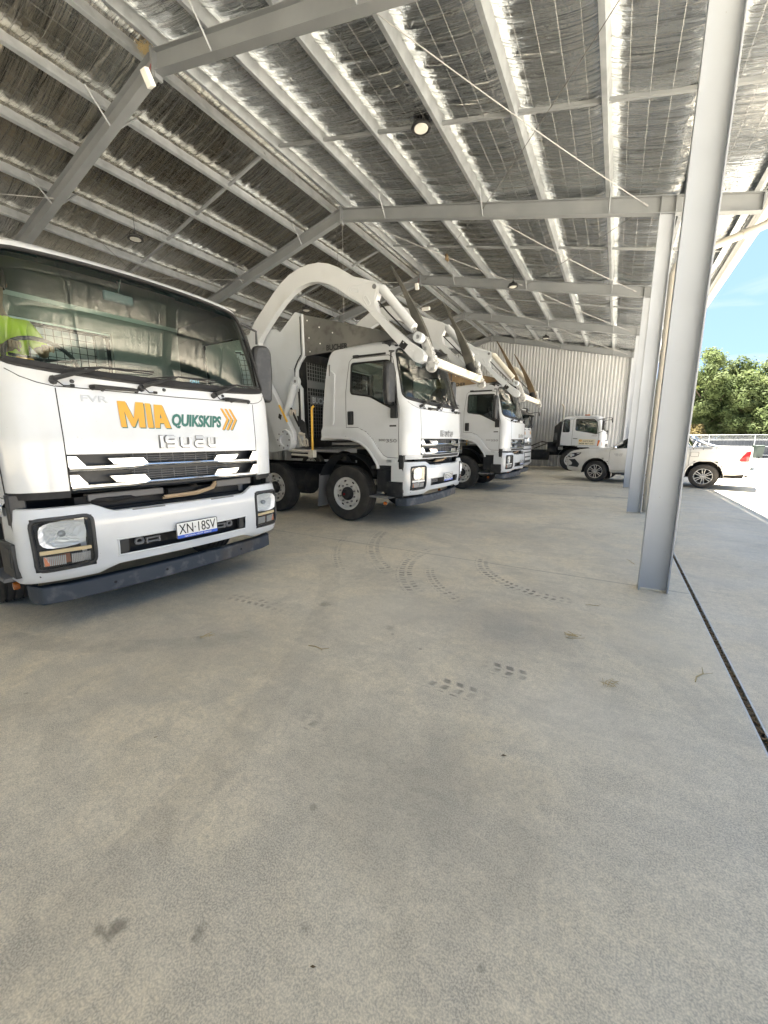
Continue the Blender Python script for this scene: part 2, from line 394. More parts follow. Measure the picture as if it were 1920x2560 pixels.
M['apron']=concrete('apron_concrete',(.62,.56,.455),(.50,.455,.38),(.70,.62,.50))
M['yard']=concrete('yard_concrete',(.46,.455,.44),(.40,.395,.38),(.51,.505,.485))
M['earth']=mat('yard_earth',(.30,.26,.19),.95,noise=[(.3,(.24,.2,.14),.4,.7,6)])
def sheet(name,x0,y0,x1,y1,z,m,kind='structure',n=1):
    mb=MB(); mb.add([(x0,y0,z),(x1,y0,z),(x1,y1,z),(x0,y1,z)],[(0,1,2,3)])
    o=mb.build(name,m,smooth=0); tag(o,kind=kind); return o
sheet('ground',-900,-900,900,900,-.06,'earth')
sheet('yard_pavement',9.0,-60,60,200,-.02,'yard'); sheet('yard_behind_shed',-60,26,9.0,200,-.021,'yard')
tag(MB().box((-6.735,8.5,-.06),(14.999,45,.12)).build('shed_floor','slab',smooth=0),kind='structure')
bpy.data.objects['shed_floor'].data.transform(Matrix.Identity(4))
tag(MB().box((4.909,8.5,-.06),(8.185,45,.12)).build('apron_slab','apron',smooth=0),kind='structure')
# slot drain between the two slabs
dr=empty('slot_drain',(.79,0,0),0,'narrow dark slot drain running along the slab edge outside the columns','drain')
MB().box((0,8.5,-.045),(.050,45,.05)).build('channel_bed','grit',dr)
mb=MB()
for s in (-1,1): mb.box((s*.0215,8.5,-.026),(.011,45,.05))
mb.build('drain_edge','post',dr)
mb=MB()
for i in range(700):
    y=random.uniform(0,16) if i<400 else random.uniform(1,6); x=random.uniform(-.013,.013); a=random.uniform(0,PI)
    d=Vector((math.cos(a)*random.uniform(.008,.03),math.sin(a)*random.uniform(.01,.04),0)); z=random.uniform(-.02,-.006)
    mb.box((x,y,z),(random.uniform(.006,.022),random.uniform(.01,.04),.008),Matrix.Rotation(a,3,'Z'))
tag(mb.build('drain_grit','deadleaf',dr,smooth=0),kind='stuff')
# ------------------------------------------------------------------ shed
shed=empty('open_shed',(0,0,0),0,'long open-sided steel shed with foil-lined gable roof and grey-blue columns','shed')
def ibeam(a,b,depth,fl,name,m,up=Vector((0,0,1)),wn=Vector((0,1,0)),parent=shed):
    """I-section from a to b; depth direction = up-ish (in plane), flange width along wn"""
    a=Vector(a);b=Vector(b);d=(b-a).normalized();u=wn.cross(d).normalized()
    if u.dot(up)<0:u=-u
    mb=MB();t=.012;L=(b-a).length
    rot=Matrix((d,wn,u)).transposed(); c=(a+b)/2
    mb.box(c+u*(depth/2),(L,.009,depth-2*t),rot); mb.box(c+u*(t/2),(L,fl,t),rot); mb.box(c+u*(depth-t/2),(L,fl,t),rot)
    return mb.build(name,m,parent)
for i,y in enumerate(RY):
    # columns (web faces the camera)
    for x,sgn in ((XC,1),(XL,-1)):
        ibeam((x,y,0),(x,y,zb(x+.12)+.02),CW,.146,'column','column',up=Vector((1,0,0)))
        if x>0:
            for dx_,sg_ in ((0,-1),(CW,1)):
                MB().tube([(x+dx_+sg_*.003,y-.073,.006),(x+dx_+sg_*.003,y+.073,.006)],.008,6).build('weld_bead','cream',shed)
            MB().tube([(x+.01,y-.008,.006),(x+CW-.01,y-.008,.006)],.009,6).build('weld_bead','cream',shed)
    # rafters
    for s in (1,-1):
        xe=1.78 if s==1 else 2*XR-1.1
        a=Vector((XR+.0*s,y,zb(XR)));b=Vector((xe,y,zb(xe)))
        r=ibeam(a,b,.285,.146,'rafter','steel')
        mb=MB(); d=(b-a).normalized(); rot=Matrix((d,Vector((0,1,0)),Vector((0,1,0)).cross(d)*(-1 if s==1 else -1))).transposed()
        # stiffeners over the column and end plate
        for xx in ((XC+.01,XC+CW-.01,xe) if s==1 else (XL+.01,XL+CW-.01)):
            MB().box((xx,y,zb(xx)+.142),(.012,.14,.262)).build('stiffener','steel',r)
    mb=MB(); mb.box((XR,y,zb(XR)+.13),(.05,.17,.40)); 
    mb.box((XR+.03,y-.06,zb(XR)-.05),(.06,.02,.07))
    mb.build('apex_plate','steel',shed,bevel=.003)
# purlins
PX=[XR+.2,-5.52,-4.27,-3.02,-1.77,-.52,.73,1.70]
PXL=[2*XR-x for x in PX[:-1]]
def purlin(x,s):
    mb=MB(); z0=zt(x)+.002; tilt=math.atan(.23)*(1 if x>XR else -1)
    rot=Matrix.Rotation(tilt,3,'Y'); L=YB-YA; yc=(YA+YB)/2
    def bx(cx,cz,dx,dz): 
        c=rot@Vector((cx,0,cz)); mb.box((x+c.x,yc,z0+c.z),(dx,L,dz),rot)
    bx(0,.1,.004,.196); bx(-.035,.001,.07,.004); bx(-.035,.199,.07,.004); bx(-.068,.012,.004,.02)
    return mb.build('purlin','purlin',shed,smooth=0)
for x in PX+PXL: purlin(x,1)
# bridging between purlins mid-bay
for i in range(len(RY)-1):
    ym=(RY[i]+RY[i+1])/2
    for xs in (PX[:-1]+[PX[-1]],sorted(PXL)):
        xs=sorted(xs)
        for a,b in zip(xs,xs[1:]):
            mb=MB(); za,zb_=zt(a)+.07,zt(b)+.07
            d=Vector((b-a-.02,0,zb_-za)); c=Vector(((a+b)/2,ym,(za+zb_)/2)); rot=Matrix.Rotation(-math.atan2(d.z,d.x),3,'Y')
            mb.box(c,(d.length,.05,.05),rot); mb.build('bridging','steel',shed,smooth=0)
# fly braces
for y in RY:
    for xs,s in ((PX[1:7:2],1),(PXL[1:7:2],-1)):
        for x in xs:
            mb=MB()
            for sd_ in (-1,1):
                mb.tube([(x+.0,y+sd_*.03,zb(x)+.01),(x+.02,y+sd_*.42,zt(x)+.14)],.016,4)
            mb.build('fly_brace','steel',shed,smooth=0)
# cross bracing rods
def rod(a,b,r=.010,m='wire',nm='brace_rod'):
    mb=MB(); a=Vector(a);b=Vector(b); n=10
    pts=[a.lerp(b,t/n)-Vector((0,0,.05*math.sin(PI*t/n))) for t in range(n+1)]
    mb.tube(pts,r,6)
    mb.tube([pts[-1],pts[-1].lerp(pts[-2],.25)],r*2.4,6); mb.tube([pts[0],pts[0].lerp(pts[1],.25)],r*2.4,6)
    return mb.build(nm,m,shed)
for i in range(2,len(RY)-1):
    ya,yb=RY[i]+.02,RY[i+1]-.02
    for k,(x0,x1) in enumerate(((-6.7,-3.15),(-3.05,.12))):
        m0,m1=2*XR-x0,2*XR-x1
        if i<4 and k==0: continue
        if i>2:
            rod((x0,ya,zb(x0)+.14),(x1,yb,zb(x1)+.14),.007); rod((x1,ya,zb(x1)+.16),(x0,yb,zb(x0)+.16),.005,'darkwire')
        rod((m1,ya,zb(m1)+.14),(m0,yb,zb(m0)+.14),.007); rod((m0,ya,zb(m0)+.16),(m1,yb,zb(m1)+.16),.005,'darkwire')
# foil lining with sag between purlins
def foil_mat():
    m=bpy.data.materials.new('roof_foil'); m.use_nodes=True; nt=m.node_tree; b=nt.nodes['Principled BSDF']; L=nt.links.new
    b.inputs['Metallic'].default_value=1.0; b.inputs['Roughness'].default_value=.19
    g=nt.nodes.new('ShaderNodeNewGeometry')
    mp=nt.nodes.new('ShaderNodeMapping'); mp.inputs['Scale'].default_value=(1.2,15,1.2); L(g.outputs['Position'],mp.inputs[0])
    n1=nt.nodes.new('ShaderNodeTexNoise'); n1.inputs['Scale'].default_value=1.1; n1.inputs['Detail'].default_value=5; n1.inputs['Distortion'].default_value=.5; L(mp.outputs[0],n1.inputs[0])
    n2=nt.nodes.new('ShaderNodeTexNoise'); n2.inputs['Scale'].default_value=9; n2.inputs['Detail'].default_value=6; n2.inputs['Distortion'].default_value=1.5; L(g.outputs['Position'],n2.inputs[0])
    a=nt.nodes.new('ShaderNodeMath'); a.operation='MULTIPLY_ADD'; a.inputs[1].default_value=.22; L(n2.outputs[0],a.inputs[0]); L(n1.outputs[0],a.inputs[2])
    bp=nt.nodes.new('ShaderNodeBump'); bp.inputs['Strength'].default_value=1.0; bp.inputs['Distance'].default_value=.045; L(a.outputs[0],bp.inputs['Height']); L(bp.outputs[0],b.inputs['Normal'])
    n3=nt.nodes.new('ShaderNodeTexNoise'); n3.inputs['Scale'].default_value=.5; n3.inputs['Detail'].default_value=4; L(g.outputs['Position'],n3.inputs[0])
    mx=nt.nodes.new('ShaderNodeMix'); mx.data_type='RGBA'; mx.inputs[6].default_value=(.80,.82,.83,1); mx.inputs[7].default_value=(.66,.68,.68,1)
    r=nt.nodes.new('ShaderNodeMapRange'); r.inputs[1].default_value=.45; r.inputs[2].default_value=.7; L(n3.outputs[0],r.inputs[0]); L(r.outputs[0],mx.inputs[0])
    # brown tint, varied by noise, mixed in on the left slope only
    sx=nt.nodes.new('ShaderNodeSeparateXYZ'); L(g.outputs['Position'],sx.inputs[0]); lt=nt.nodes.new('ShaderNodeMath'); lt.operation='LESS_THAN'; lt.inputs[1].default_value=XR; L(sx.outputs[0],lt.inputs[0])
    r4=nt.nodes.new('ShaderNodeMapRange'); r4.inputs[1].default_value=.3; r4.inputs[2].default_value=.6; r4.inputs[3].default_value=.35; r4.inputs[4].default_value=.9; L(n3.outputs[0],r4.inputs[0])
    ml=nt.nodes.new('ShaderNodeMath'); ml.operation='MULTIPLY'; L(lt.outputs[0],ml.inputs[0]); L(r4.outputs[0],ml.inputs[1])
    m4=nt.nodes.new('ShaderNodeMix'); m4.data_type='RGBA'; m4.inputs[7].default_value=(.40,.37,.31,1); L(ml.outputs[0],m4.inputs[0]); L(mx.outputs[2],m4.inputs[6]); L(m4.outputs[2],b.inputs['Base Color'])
    return m
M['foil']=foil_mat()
rr=random.Random(3)
NY=int((YB-YA)/.045)
ph=[rr.random()*6.28 for _ in range(9)]
def wr(x,y,s):
    g=.55+.9*abs(math.sin(.37*y+1.9*s)+.6*math.sin(.9*x+.53*y+s*2.1))/1.6
    return g*_wr(x,y,s)
def _wr(x,y,s):
    return .5*math.sin(y*2*PI/.31+ph[s%9]+.8*math.sin(x*1.7+s)+1.3*math.sin(y*.9))+.35*math.sin(y*2*PI/.17+ph[(s+3)%9]+1.1*math.sin(x*2.3+1.7*s)+2*math.sin(y*1.3+s))+.25*math.sin(y*2*PI/.11+3*math.sin(x+y*.7))
def sag(t): # 0..1 across a bay
    e=min(t,1-t)*2
    return 1-(1-e)**3.2
PXA=sorted(PXL+PX); edges=[PXA[0]-.35]+PXA+[1.86]
mb=MB(); FT=[0,.03,.06,.1,.15,.22,.32,.42,.5,.58,.68,.78,.85,.9,.94,.97,1]
# exclude the ridge strip as its own narrow bay
prof_lines=[]
for s,(xa,xb) in enumerate(zip(edges,edges[1:])):
    wdt=xb-xa
    n0=len(mb.v); cols=len(FT)
    amp=.026 if wdt>1 else .006; dep=(.105 if wdt>1 else .03)
    for j in range(NY+1):
        y=YA+(YB-YA)*j/NY
        for t in FT:
            x=xa+wdt*t; z=zt(x)+.196-dep*sag(t)+amp*wr(x,y,s)*min(1,6*min(t,1-t)+.1)
            if s==0 or xb>1.8: z=zt(x)+.196-.02*sag(t)+.006*wr(x,y,s)
            mb.v.append((x,y,z))
    for j in range(NY):
        for k in range(cols-1):
            a=n0+j*cols+k; mb.f.append((a,a+1,a+cols+1,a+cols))
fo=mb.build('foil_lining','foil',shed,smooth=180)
# wire safety mesh carried under the foil
mb=MB()
for s,(xa,xb) in enumerate(zip(edges,edges[1:])):
    wdt=xb-xa
    if wdt<.8: continue
    for k in range(1,5):
        t=k/5; x=xa+wdt*t; z=zt(x)+.17-.105*sag(t)
        mb.tube([(x,YA,z),(x,YB,z)],.0024,3,caps=False)
    y=YA+.1
    while y<YB:
        mb.tube([(xa+wdt*t,y,zt(xa+wdt*t)+.172-.105*sag(t)) for t in (.01,.06,.15,.35,.65,.85,.94,.99)],.0022,3,caps=False); y+=.30
mb.build('safety_mesh','wiremesh',fo,smooth=0)
# roof sheets, ridge, gutter, eaves angle
mb=MB()
for s in (1,-1):
    xa=XR; xb=1.9 if s==1 else 2*XR-1.2
    n=int((YB-YA+.3)/.1)
    vs=[];fs=[]
    for j in range(n+1):
        y=YA-.1+j*.1; h=.03 if j%2 else 0
        vs+= [(xa,y,zt(xa)+.212+h),(xb,y,zt(xb)+.212+h)]
    for j in range(n): fs.append((2*j,2*j+1,2*j+3,2*j+2))
    mb.add(vs,fs)
mb.build('roof_sheet','roofout',shed,smooth=0)
gx=1.93
mb=MB(); L=YB-YA+.2; yc=(YA+YB)/2
mb.box((gx+.0,yc,5.60),(.006,L,.14)); mb.box((gx+.075,yc,5.535),(.15,L,.006)); mb.box((gx+.15,yc,5.60),(.006,L,.14)); mb.box((gx+.142,yc,5.672),(.026,L,.01)); mb.box((gx+.153,yc,5.57),(.008,L,.02))
g_=mb.build('gutter','gutter',shed,smooth=0)
MB().box((1.86,yc,5.63),(.05,L,.11)).build('eaves_gap_strip','black',shed,smooth=0)
# downpipes: one per second column, bend out to gutter
for y in (RY[4],RY[6],RY[2]):
    yy=y+.16
    mb=MB(); x0=XC+CW+.09
    pts=[(x0,yy,.02),(x0,yy,4.55),(x0+.03,yy,4.72),(x0+.12,yy,4.84),(1.75,yy,5.08),(1.92,yy,5.14),(gx+.06,yy,5.24),(gx+.075,yy,5.36),(gx+.075,yy,5.55)]
    mb.tube(pts,.068,16); mb.tube([(x0,yy,4.48),(x0,yy,4.60)],.075,16); mb.tube([(1.60,yy,5.04),(1.74,yy,5.08)],.075,16)
    dp=mb.build('downpipe','gutter',shed)
    mb=MB()
    for z in (1.2,3.2): mb.tube([(x0-.09,yy-.05,z),(x0+.02,yy-.052,z)],.008,6); mb.tube([(x0+.056*math.cos(t),yy+.056*math.sin(t),z) for t in [k*PI/6 for k in range(12)]],.006,5,closed=True)
    mb.build('pipe_bracket','steel',dp)
# corrugated end wall and left wall
def clad(name,p0,p1,ztop,parent,pitch=.165,dep=.06):
    p0=Vector(p0);p1=Vector(p1);d=(p1-p0);L=d.length;d.normalize();n=Vector((-d.y,d.x,0))
    prof=[(0,0),(.22,0),(.45,1),(.72,1)]
    mb=MB();pts=[];k=0
    while k*pitch<L:
        for a,h in prof:
            s=min(L,(k+a)*pitch); pts.append((s,h*dep))
        k+=1
    pts.append((L,0))
    for s,h in pts:
        q=p0+d*s+n*h; zt_=ztop(q) if callable(ztop) else ztop
        mb.v+= [(q.x,q.y,-.02),(q.x,q.y,zt_)]
    for i in range(len(pts)-1): mb.f.append((2*i,2*i+1,2*i+3,2*i+2))
    return mb.build(name,'wall',parent,smooth=0)
YW=RY[-1]+.13
ew=clad('end_wall',(XL-.02,YW,0),(XC+CW+.05,YW,0),lambda q:zt(q.x)+.19,shed)
clad('end_wall_gable',(XC+CW+.05,YW,0),(1.85,YW,0),lambda q:zt(q.x)+.19,shed).data.transform(Matrix.Identity(4))
g2=bpy.data.objects['end_wall_gable']
for v in g2.data.vertices:
    if v.co.z<1: v.co.z=zb(v.co.x)-.05
clad('side_wall',(XL-.03,YW,0),(XL-.03,YA,0),lambda q:zt(XL)+.15,shed)
# apex fittings: sensor box on near rafter, small box further on
for (y,dx) in ((RY[3],-.12),(RY[5],-.14)):
    t=empty('junction_box',(XR+dx+.05,y-.11,zb(XR)-.10),0,
        'white junction box under the nearest roof apex' if y==RY[3] else 'small white box under a far roof apex','electrical box')
    MB().box((0,0,0),(.13,.09,.22),Matrix.Rotation(.5,3,'X')).build('housing','plate_w',t,bevel=.012)
    mb=MB(); mb.tube([(.03,.02,.1),(.06,.03,.18),(.05,.05,.26),(.07,.06,.33)],.008,6); mb.build('cable','red',t)
t=empty('exit_light_box',(-7.6,RY[5]+2.1,7.06),0,'small pale rectangular fitting under the far left roof slope','light fitting')
MB().box((0,0,0),(.36,.09,.13)).build('housing','plate_w',t,bevel=.01); MB().tube([(0,0,.06),(0,0,.4)],.008,6).build('rod','wire',t)
# straw nest on the near apex
t=empty('bird_nest',(XR-.12,RY[3]-.05,zb(XR)+.33),0,'scruffy straw bird nest tucked on top of the nearest rafter apex','nest')
mb=MB()
for i in range(160):
    a=random.random()*6.28;r=random.random()*.13; p=Vector((math.cos(a)*r,math.sin(a)*r,random.uniform(-.04,.05))); d=Vector((random.uniform(-1,1),random.uniform(-1,1),random.uniform(-.4,.4))).normalized()*.06
    mb.tube([p-d,p+d],.003,3,caps=False)
mb.build('straw','straw',t,smooth=0)
# hanging wire at second apex
t=empty('hanging_wire',(XR+.02,RY[4],zb(XR)),0,'thin pale wire hanging straight down from the second roof apex','wire')
MB().tube([(0,0,0),(.0,0,-3.6)],.006,5).build('strand','wire',t)
t=empty('bird_on_wire',(-4.62,11.55,6.62),0,'small brown lump of nest or wasp mud on the thin crossing cable','mud nest')
mb=MB()
for i in range(5): 
    mb.lathe([(0,-.05),(.03,-.035),(.045,0),(.03,.035),(0,.05)],(random.uniform(-.02,.02),random.uniform(-.02,.02),-.03*i+.04),'z',8)
mb.build('clump','deadleaf',t)
# high-bay pendant lights
def highbay():
    r=empty('pendant_light',(0,0,0),0,'x','ceiling light','round high-bay lights hanging under the roof')
    mb=MB(); mb.lathe([(.0,.14),(.05,.14),(.06,.10),(.075,.07),(.13,.045),(.165,.02),(.17,-.01),(.15,-.02),(.15,.0),(.0,.0)],(0,0,0),'z',28)
    for k in range(14):
        a=k*2*PI/14; mb.box((.105*math.cos(a),.105*math.sin(a),.065),(.06,.006,.05),Matrix.Rotation(a,3,'Z'))
    mb.build('housing','black',r)
    MB().lathe([(0,-.016),(.115,-.016),(.118,-.002)],(0,0,0),'z',28).build('lens','lamp_gl',r)
    mb=MB(); mb.tube([(0,0,.14),(0,0,.62)],.006,6); mb.tube([(0,0,.62),(.05,0,.66),(.12,0,.64)],.006,6); mb.tube([(0,0,.13),(0,0,.19)],.018,8); mb.build('cable','black',r)
    return r
hb=highbay()
LP=[((-3.36,7.07,6.74),'nearest round high-bay light, large against the right roof slope'),((-3.36,14.2,6.42),'second round high-bay light along the right roof slope'),((-3.36,21.3,6.3),'farthest small high-bay light, in front of the ribbed end wall'),
    ((-10.36,6.05,6.22),'round high-bay light hanging above the near white truck cab'),((-10.3,12.07,6.2),'small dark high-bay light inside the curve of the loader arm')]
for i,(p,l) in enumerate(LP):
    o=hb if i==0 else copy_tree(hb)
    o.location=p; o['label']=l
# ------------------------------------------------------------------ truck cab generator
class Cab:
    def __init__(s,lv,p=8,bow=.10,cr=.20,flare=.03,ledge=None,lift=0):
        s.lv=lv;s.p=p;s.bow=bow;s.cr=cr;s.fl=flare;s.ledge=ledge
    def lev(s,z): return lerp_tab(s.lv,z)
    def F(s,v,z,off=0):
        u0,w,ur=s.lev(z); v=max(-w,min(w,v)); x=abs(v)/w
        u=u0-s.bow*x*x-s.cr*(1-(1-min(1,x)**s.p)**.4)
        P=Vector((u,v,z))
        if off:
            e=.01
            def f(vv,zz):
                u0_,w_,_=s.lev(zz); xx=min(.985,abs(vv)/w_); return Vector((u0_-s.bow*xx*xx-s.cr*(1-(1-xx**s.p)**.4),vv,zz))
            v_=max(-w*.97,min(w*.97,v))
            a=f(v_+e,z)-f(v_-e,z); b=f(v_,z+e)-f(v_,z-e); n=a.cross(b); n.normalize()
            P=P+n*off
        return P
    def us(s,z): u0,w,ur=s.lev(z); return u0-s.bow-s.cr
    def disp(s,u,z):
        if not s.ledge: return 0
        d=1e9
        # height of the ledge line at u
        t=s.ledge
        if u<=t[0][0]: h=t[0][1]
        elif u>=t[-1][0]: h=t[-1][1]
        else:
            for a,b in zip(t,t[1:]):
                if u<=b[0]: h=a[1]+(b[1]-a[1])*(u-a[0])/(b[0]-a[0]); break
        k=(h-z)/.035
        return s.fl*max(0,min(1,k))
    def S(s,u,z,side,off=0):
        u0,w,ur=s.lev(z); return Vector((u,side*(w+s.disp(u,z)+off),z))
def wrap_nearest(v,vals):
    return v
def cab_grid(cab,zs,vfr,side_du,cls,off=0.0):
    """returns dict class -> MB; cls(region,side,a,z) with region 'F' (a=v/w) or 'S' (a=u)"""
    out={}
    ring=[]
    # param list: ('S',-1,t) t 0..1 from rear to corner ; ('F',v/w) ; ('S',1,t)
    NS=side_du
    rows=[]
    for z in zs:
        u0,w,ur=cab.lev(z); us=cab.us(z); row=[]
        for k in range(NS+1):
            t=k/NS; u=ur+(us-ur)*t; row.append((cab.S(u,z,-1,off),('S',-1,u)))
        for x in vfr[1:-1]:
            P=cab.F(x*w,z); 
            if off: P=cab.F(x*w,z,off)
            row.append((P,('F',0,x*w)))
        for k in range(NS,-1,-1):
            t=k/NS; u=ur+(us-ur)*t; row.append((cab.S(u,z,1,off),('S',1,u)))
        rows.append(row)
    n=len(rows[0])
    for j in range(len(zs)-1):
        for i in range(n-1):
            q=[rows[j][i],rows[j][i+1],rows[j+1][i+1],rows[j+1][i]]
            regs=[a[1] for a in q]
            z=(zs[j]+zs[j+1])/2
            if any(r[0]=='F' for r in regs):
                vv=[x[0].y for x in q]; c=cls('F',0,sum(vv)/4,z)
            else:
                c=cls('S',regs[0][1],sum(x[0].x for x in q)/4,z)
            if c is None: continue
            mb=out.setdefault(c,(MB(),{}))
            idx=[]
            for (jj,ii) in ((j,i),(j,i+1),(j+1,i+1),(j+1,i)):
                k=(jj,ii)
                if k not in mb[1]: mb[1][k]=len(mb[0].v); mb[0].v.append(tuple(rows[jj][ii][0]))
                idx.append(mb[1][k])
            mb[0].f.append(tuple(idx))
    return {k:v[0] for k,v in out.items()},rows
def frange(a,b,d):
    n=max(1,round(abs(b-a)/d)); return [a+(b-a)*i/n for i in range(n+1)]
def front_band(cab,poly,wd,off):
    """flat raised strip following polygon (v,z) on the front surface"""
    mb=MB(); p=densify(poly,.06); c=(sum(a for a,b in p)/len(p),sum(b for a,b in p)/len(p)); n=len(p)
    path=[cab.F(a,b,off) for a,b in p]
    mb.tube(path,wd,6,closed=True); return mb
IS_L={'I':[[(0,0),(0,1)]],'S':[[(1,1),(.12,1),(0,.88),(0,.62),(.12,.5),(.88,.5),(1,.38),(1,.12),(.88,0),(0,0)]],'U':[[(0,1),(0,.14),(.14,0),(.86,0),(1,.14),(1,1)]],'Z':[[(0,1),(.88,1),(1,.88),(1,.62),(.88,.5),(.12,.5),(0,.38),(0,.12),(.12,0),(1,0)]]}
def stroke(path,w):
    """2D polyline to quads"""
    out=[]
    P=[Vector(p) for p in path]; L=[];Rr=[]
    for i,p in enumerate(P):
        d1=(p-P[i-1]).normalized() if i else (P[1]-p).normalized(); d2=(P[i+1]-p).normalized() if i<len(P)-1 else d1
        n1=Vector((-d1.y,d1.x));n2=Vector((-d2.y,d2.x)); m=(n1+n2).normalized(); k=w/2/max(.4,m.dot(n1)); L.append(p+m*k);Rr.append(p-m*k)
    for i in range(len(P)-1): out.append([L[i],L[i+1],Rr[i+1],Rr[i]])
    return out
def badge_word(cab,word,box,sw,thick=.012,off=.004):
    a0,b0,a1,b1=box; mb=MB(); n=len(word)
    # I narrow
    wd={'I':.12}; tot=sum(wd.get(c,1) for c in word)+.28*(n-1); k=(a1-a0)/tot; x=a0; hh=b1-b0
    for c in word:
        cw=wd.get(c,1)*k
        for st in IS_L[c]:
            pts=[(x+ (p[0]*(cw-sw) if c!='I' else 0)+sw/2,b0+sw/2+p[1]*(hh-sw)) for p in st]
            if c=='I': pts=[(x+sw/2,b0),(x+sw/2,b1)]
            for q in stroke(pts,sw):
                q=[(p.x,p.y) for p in q]; mb.prism(q,lambda a,b,t:cab.F(a,b,off+t),0,thick)
        x+=cw+.28*k
    return mb
ZCAB=sorted(set([round(z,4) for z in frange(.94,1.105,.03)+[1.12]+frange(1.12,1.39,.03)+frange(1.39,1.97,.04)+frange(1.97,2.93,.022)+[2.95,2.97,2.985,3.0,3.012,3.022,3.03,3.036,3.04]]))
LV=[(.9,.02,1.17,-1.90),(1.12,.045,1.17,-1.90),(1.5,.05,1.175,-1.91),(1.90,.03,1.172,-1.88),(1.98,.0,1.168,-1.875),(2.45,-.14,1.145,-1.83),(2.72,-.235,1.12,-1.79),(2.86,-.30,1.10,-1.75),(2.92,-.345,1.085,-1.70),(2.96,-.41,1.05,-1.64),(3.0,-.52,.97,-1.55),(3.022,-.66,.84,-1.40),(3.036,-.84,.6,-1.25),(3.04,-.95,.3,-1.1)]
LEDGE=[(-1.95,1.59),(-1.37,1.59),(-1.10,1.575),(-.92,1.50),(-.78,1.37),(-.66,1.21),(-.56,1.10),(-.48,1.065),(-.1,1.06)]
ARCH=[(-2.1,.8),(-2.1,1.414),(-1.436,1.407),(-1.25,1.39),(-1.05,1.33),(-.90,1.24),(-.80,1.13),(-.72,1.02),(-.66,.93),(-.66,.8)]
WS=rpoly([(-1.135,2.035),(-.9,1.995),(-.5,1.968),(0,1.958),(.5,1.968),(.9,1.995),(1.135,2.035),(1.085,2.55),(1.02,2.86),(.5,2.888),(0,2.895),(-.5,2.888),(-1.02,2.86),(-1.085,2.55)],.13,5)
SW=rpoly([(-1.25,2.67),(-.50,2.655),(-.40,2.58),(-.29,1.87),(-.36,1.865),(-.68,2.02),(-.85,2.10),(-1.25,2.165)],.05)
DOOR=[(-1.345,1.585),(-1.36,2.2),(-1.30,2.70),(-1.25,2.755),(-.50,2.74),(-.42,2.70),(-.345,2.45),(-.30,2.05),(-.262,1.9),(-.262,1.07),(-.48,1.075),(-.56,1.11),(-.66,1.22),(-.78,1.38),(-.92,1.51),(-1.10,1.585)]
CAB=Cab(LV,ledge=LEDGE)
CAB2=Cab(LV,ledge=LEDGE)
GRV=.855
def sinlist(extra=()):
    n=84; xs=[math.sin((-1+2*i/n)*PI/2) for i in range(n+1)]
    return xs
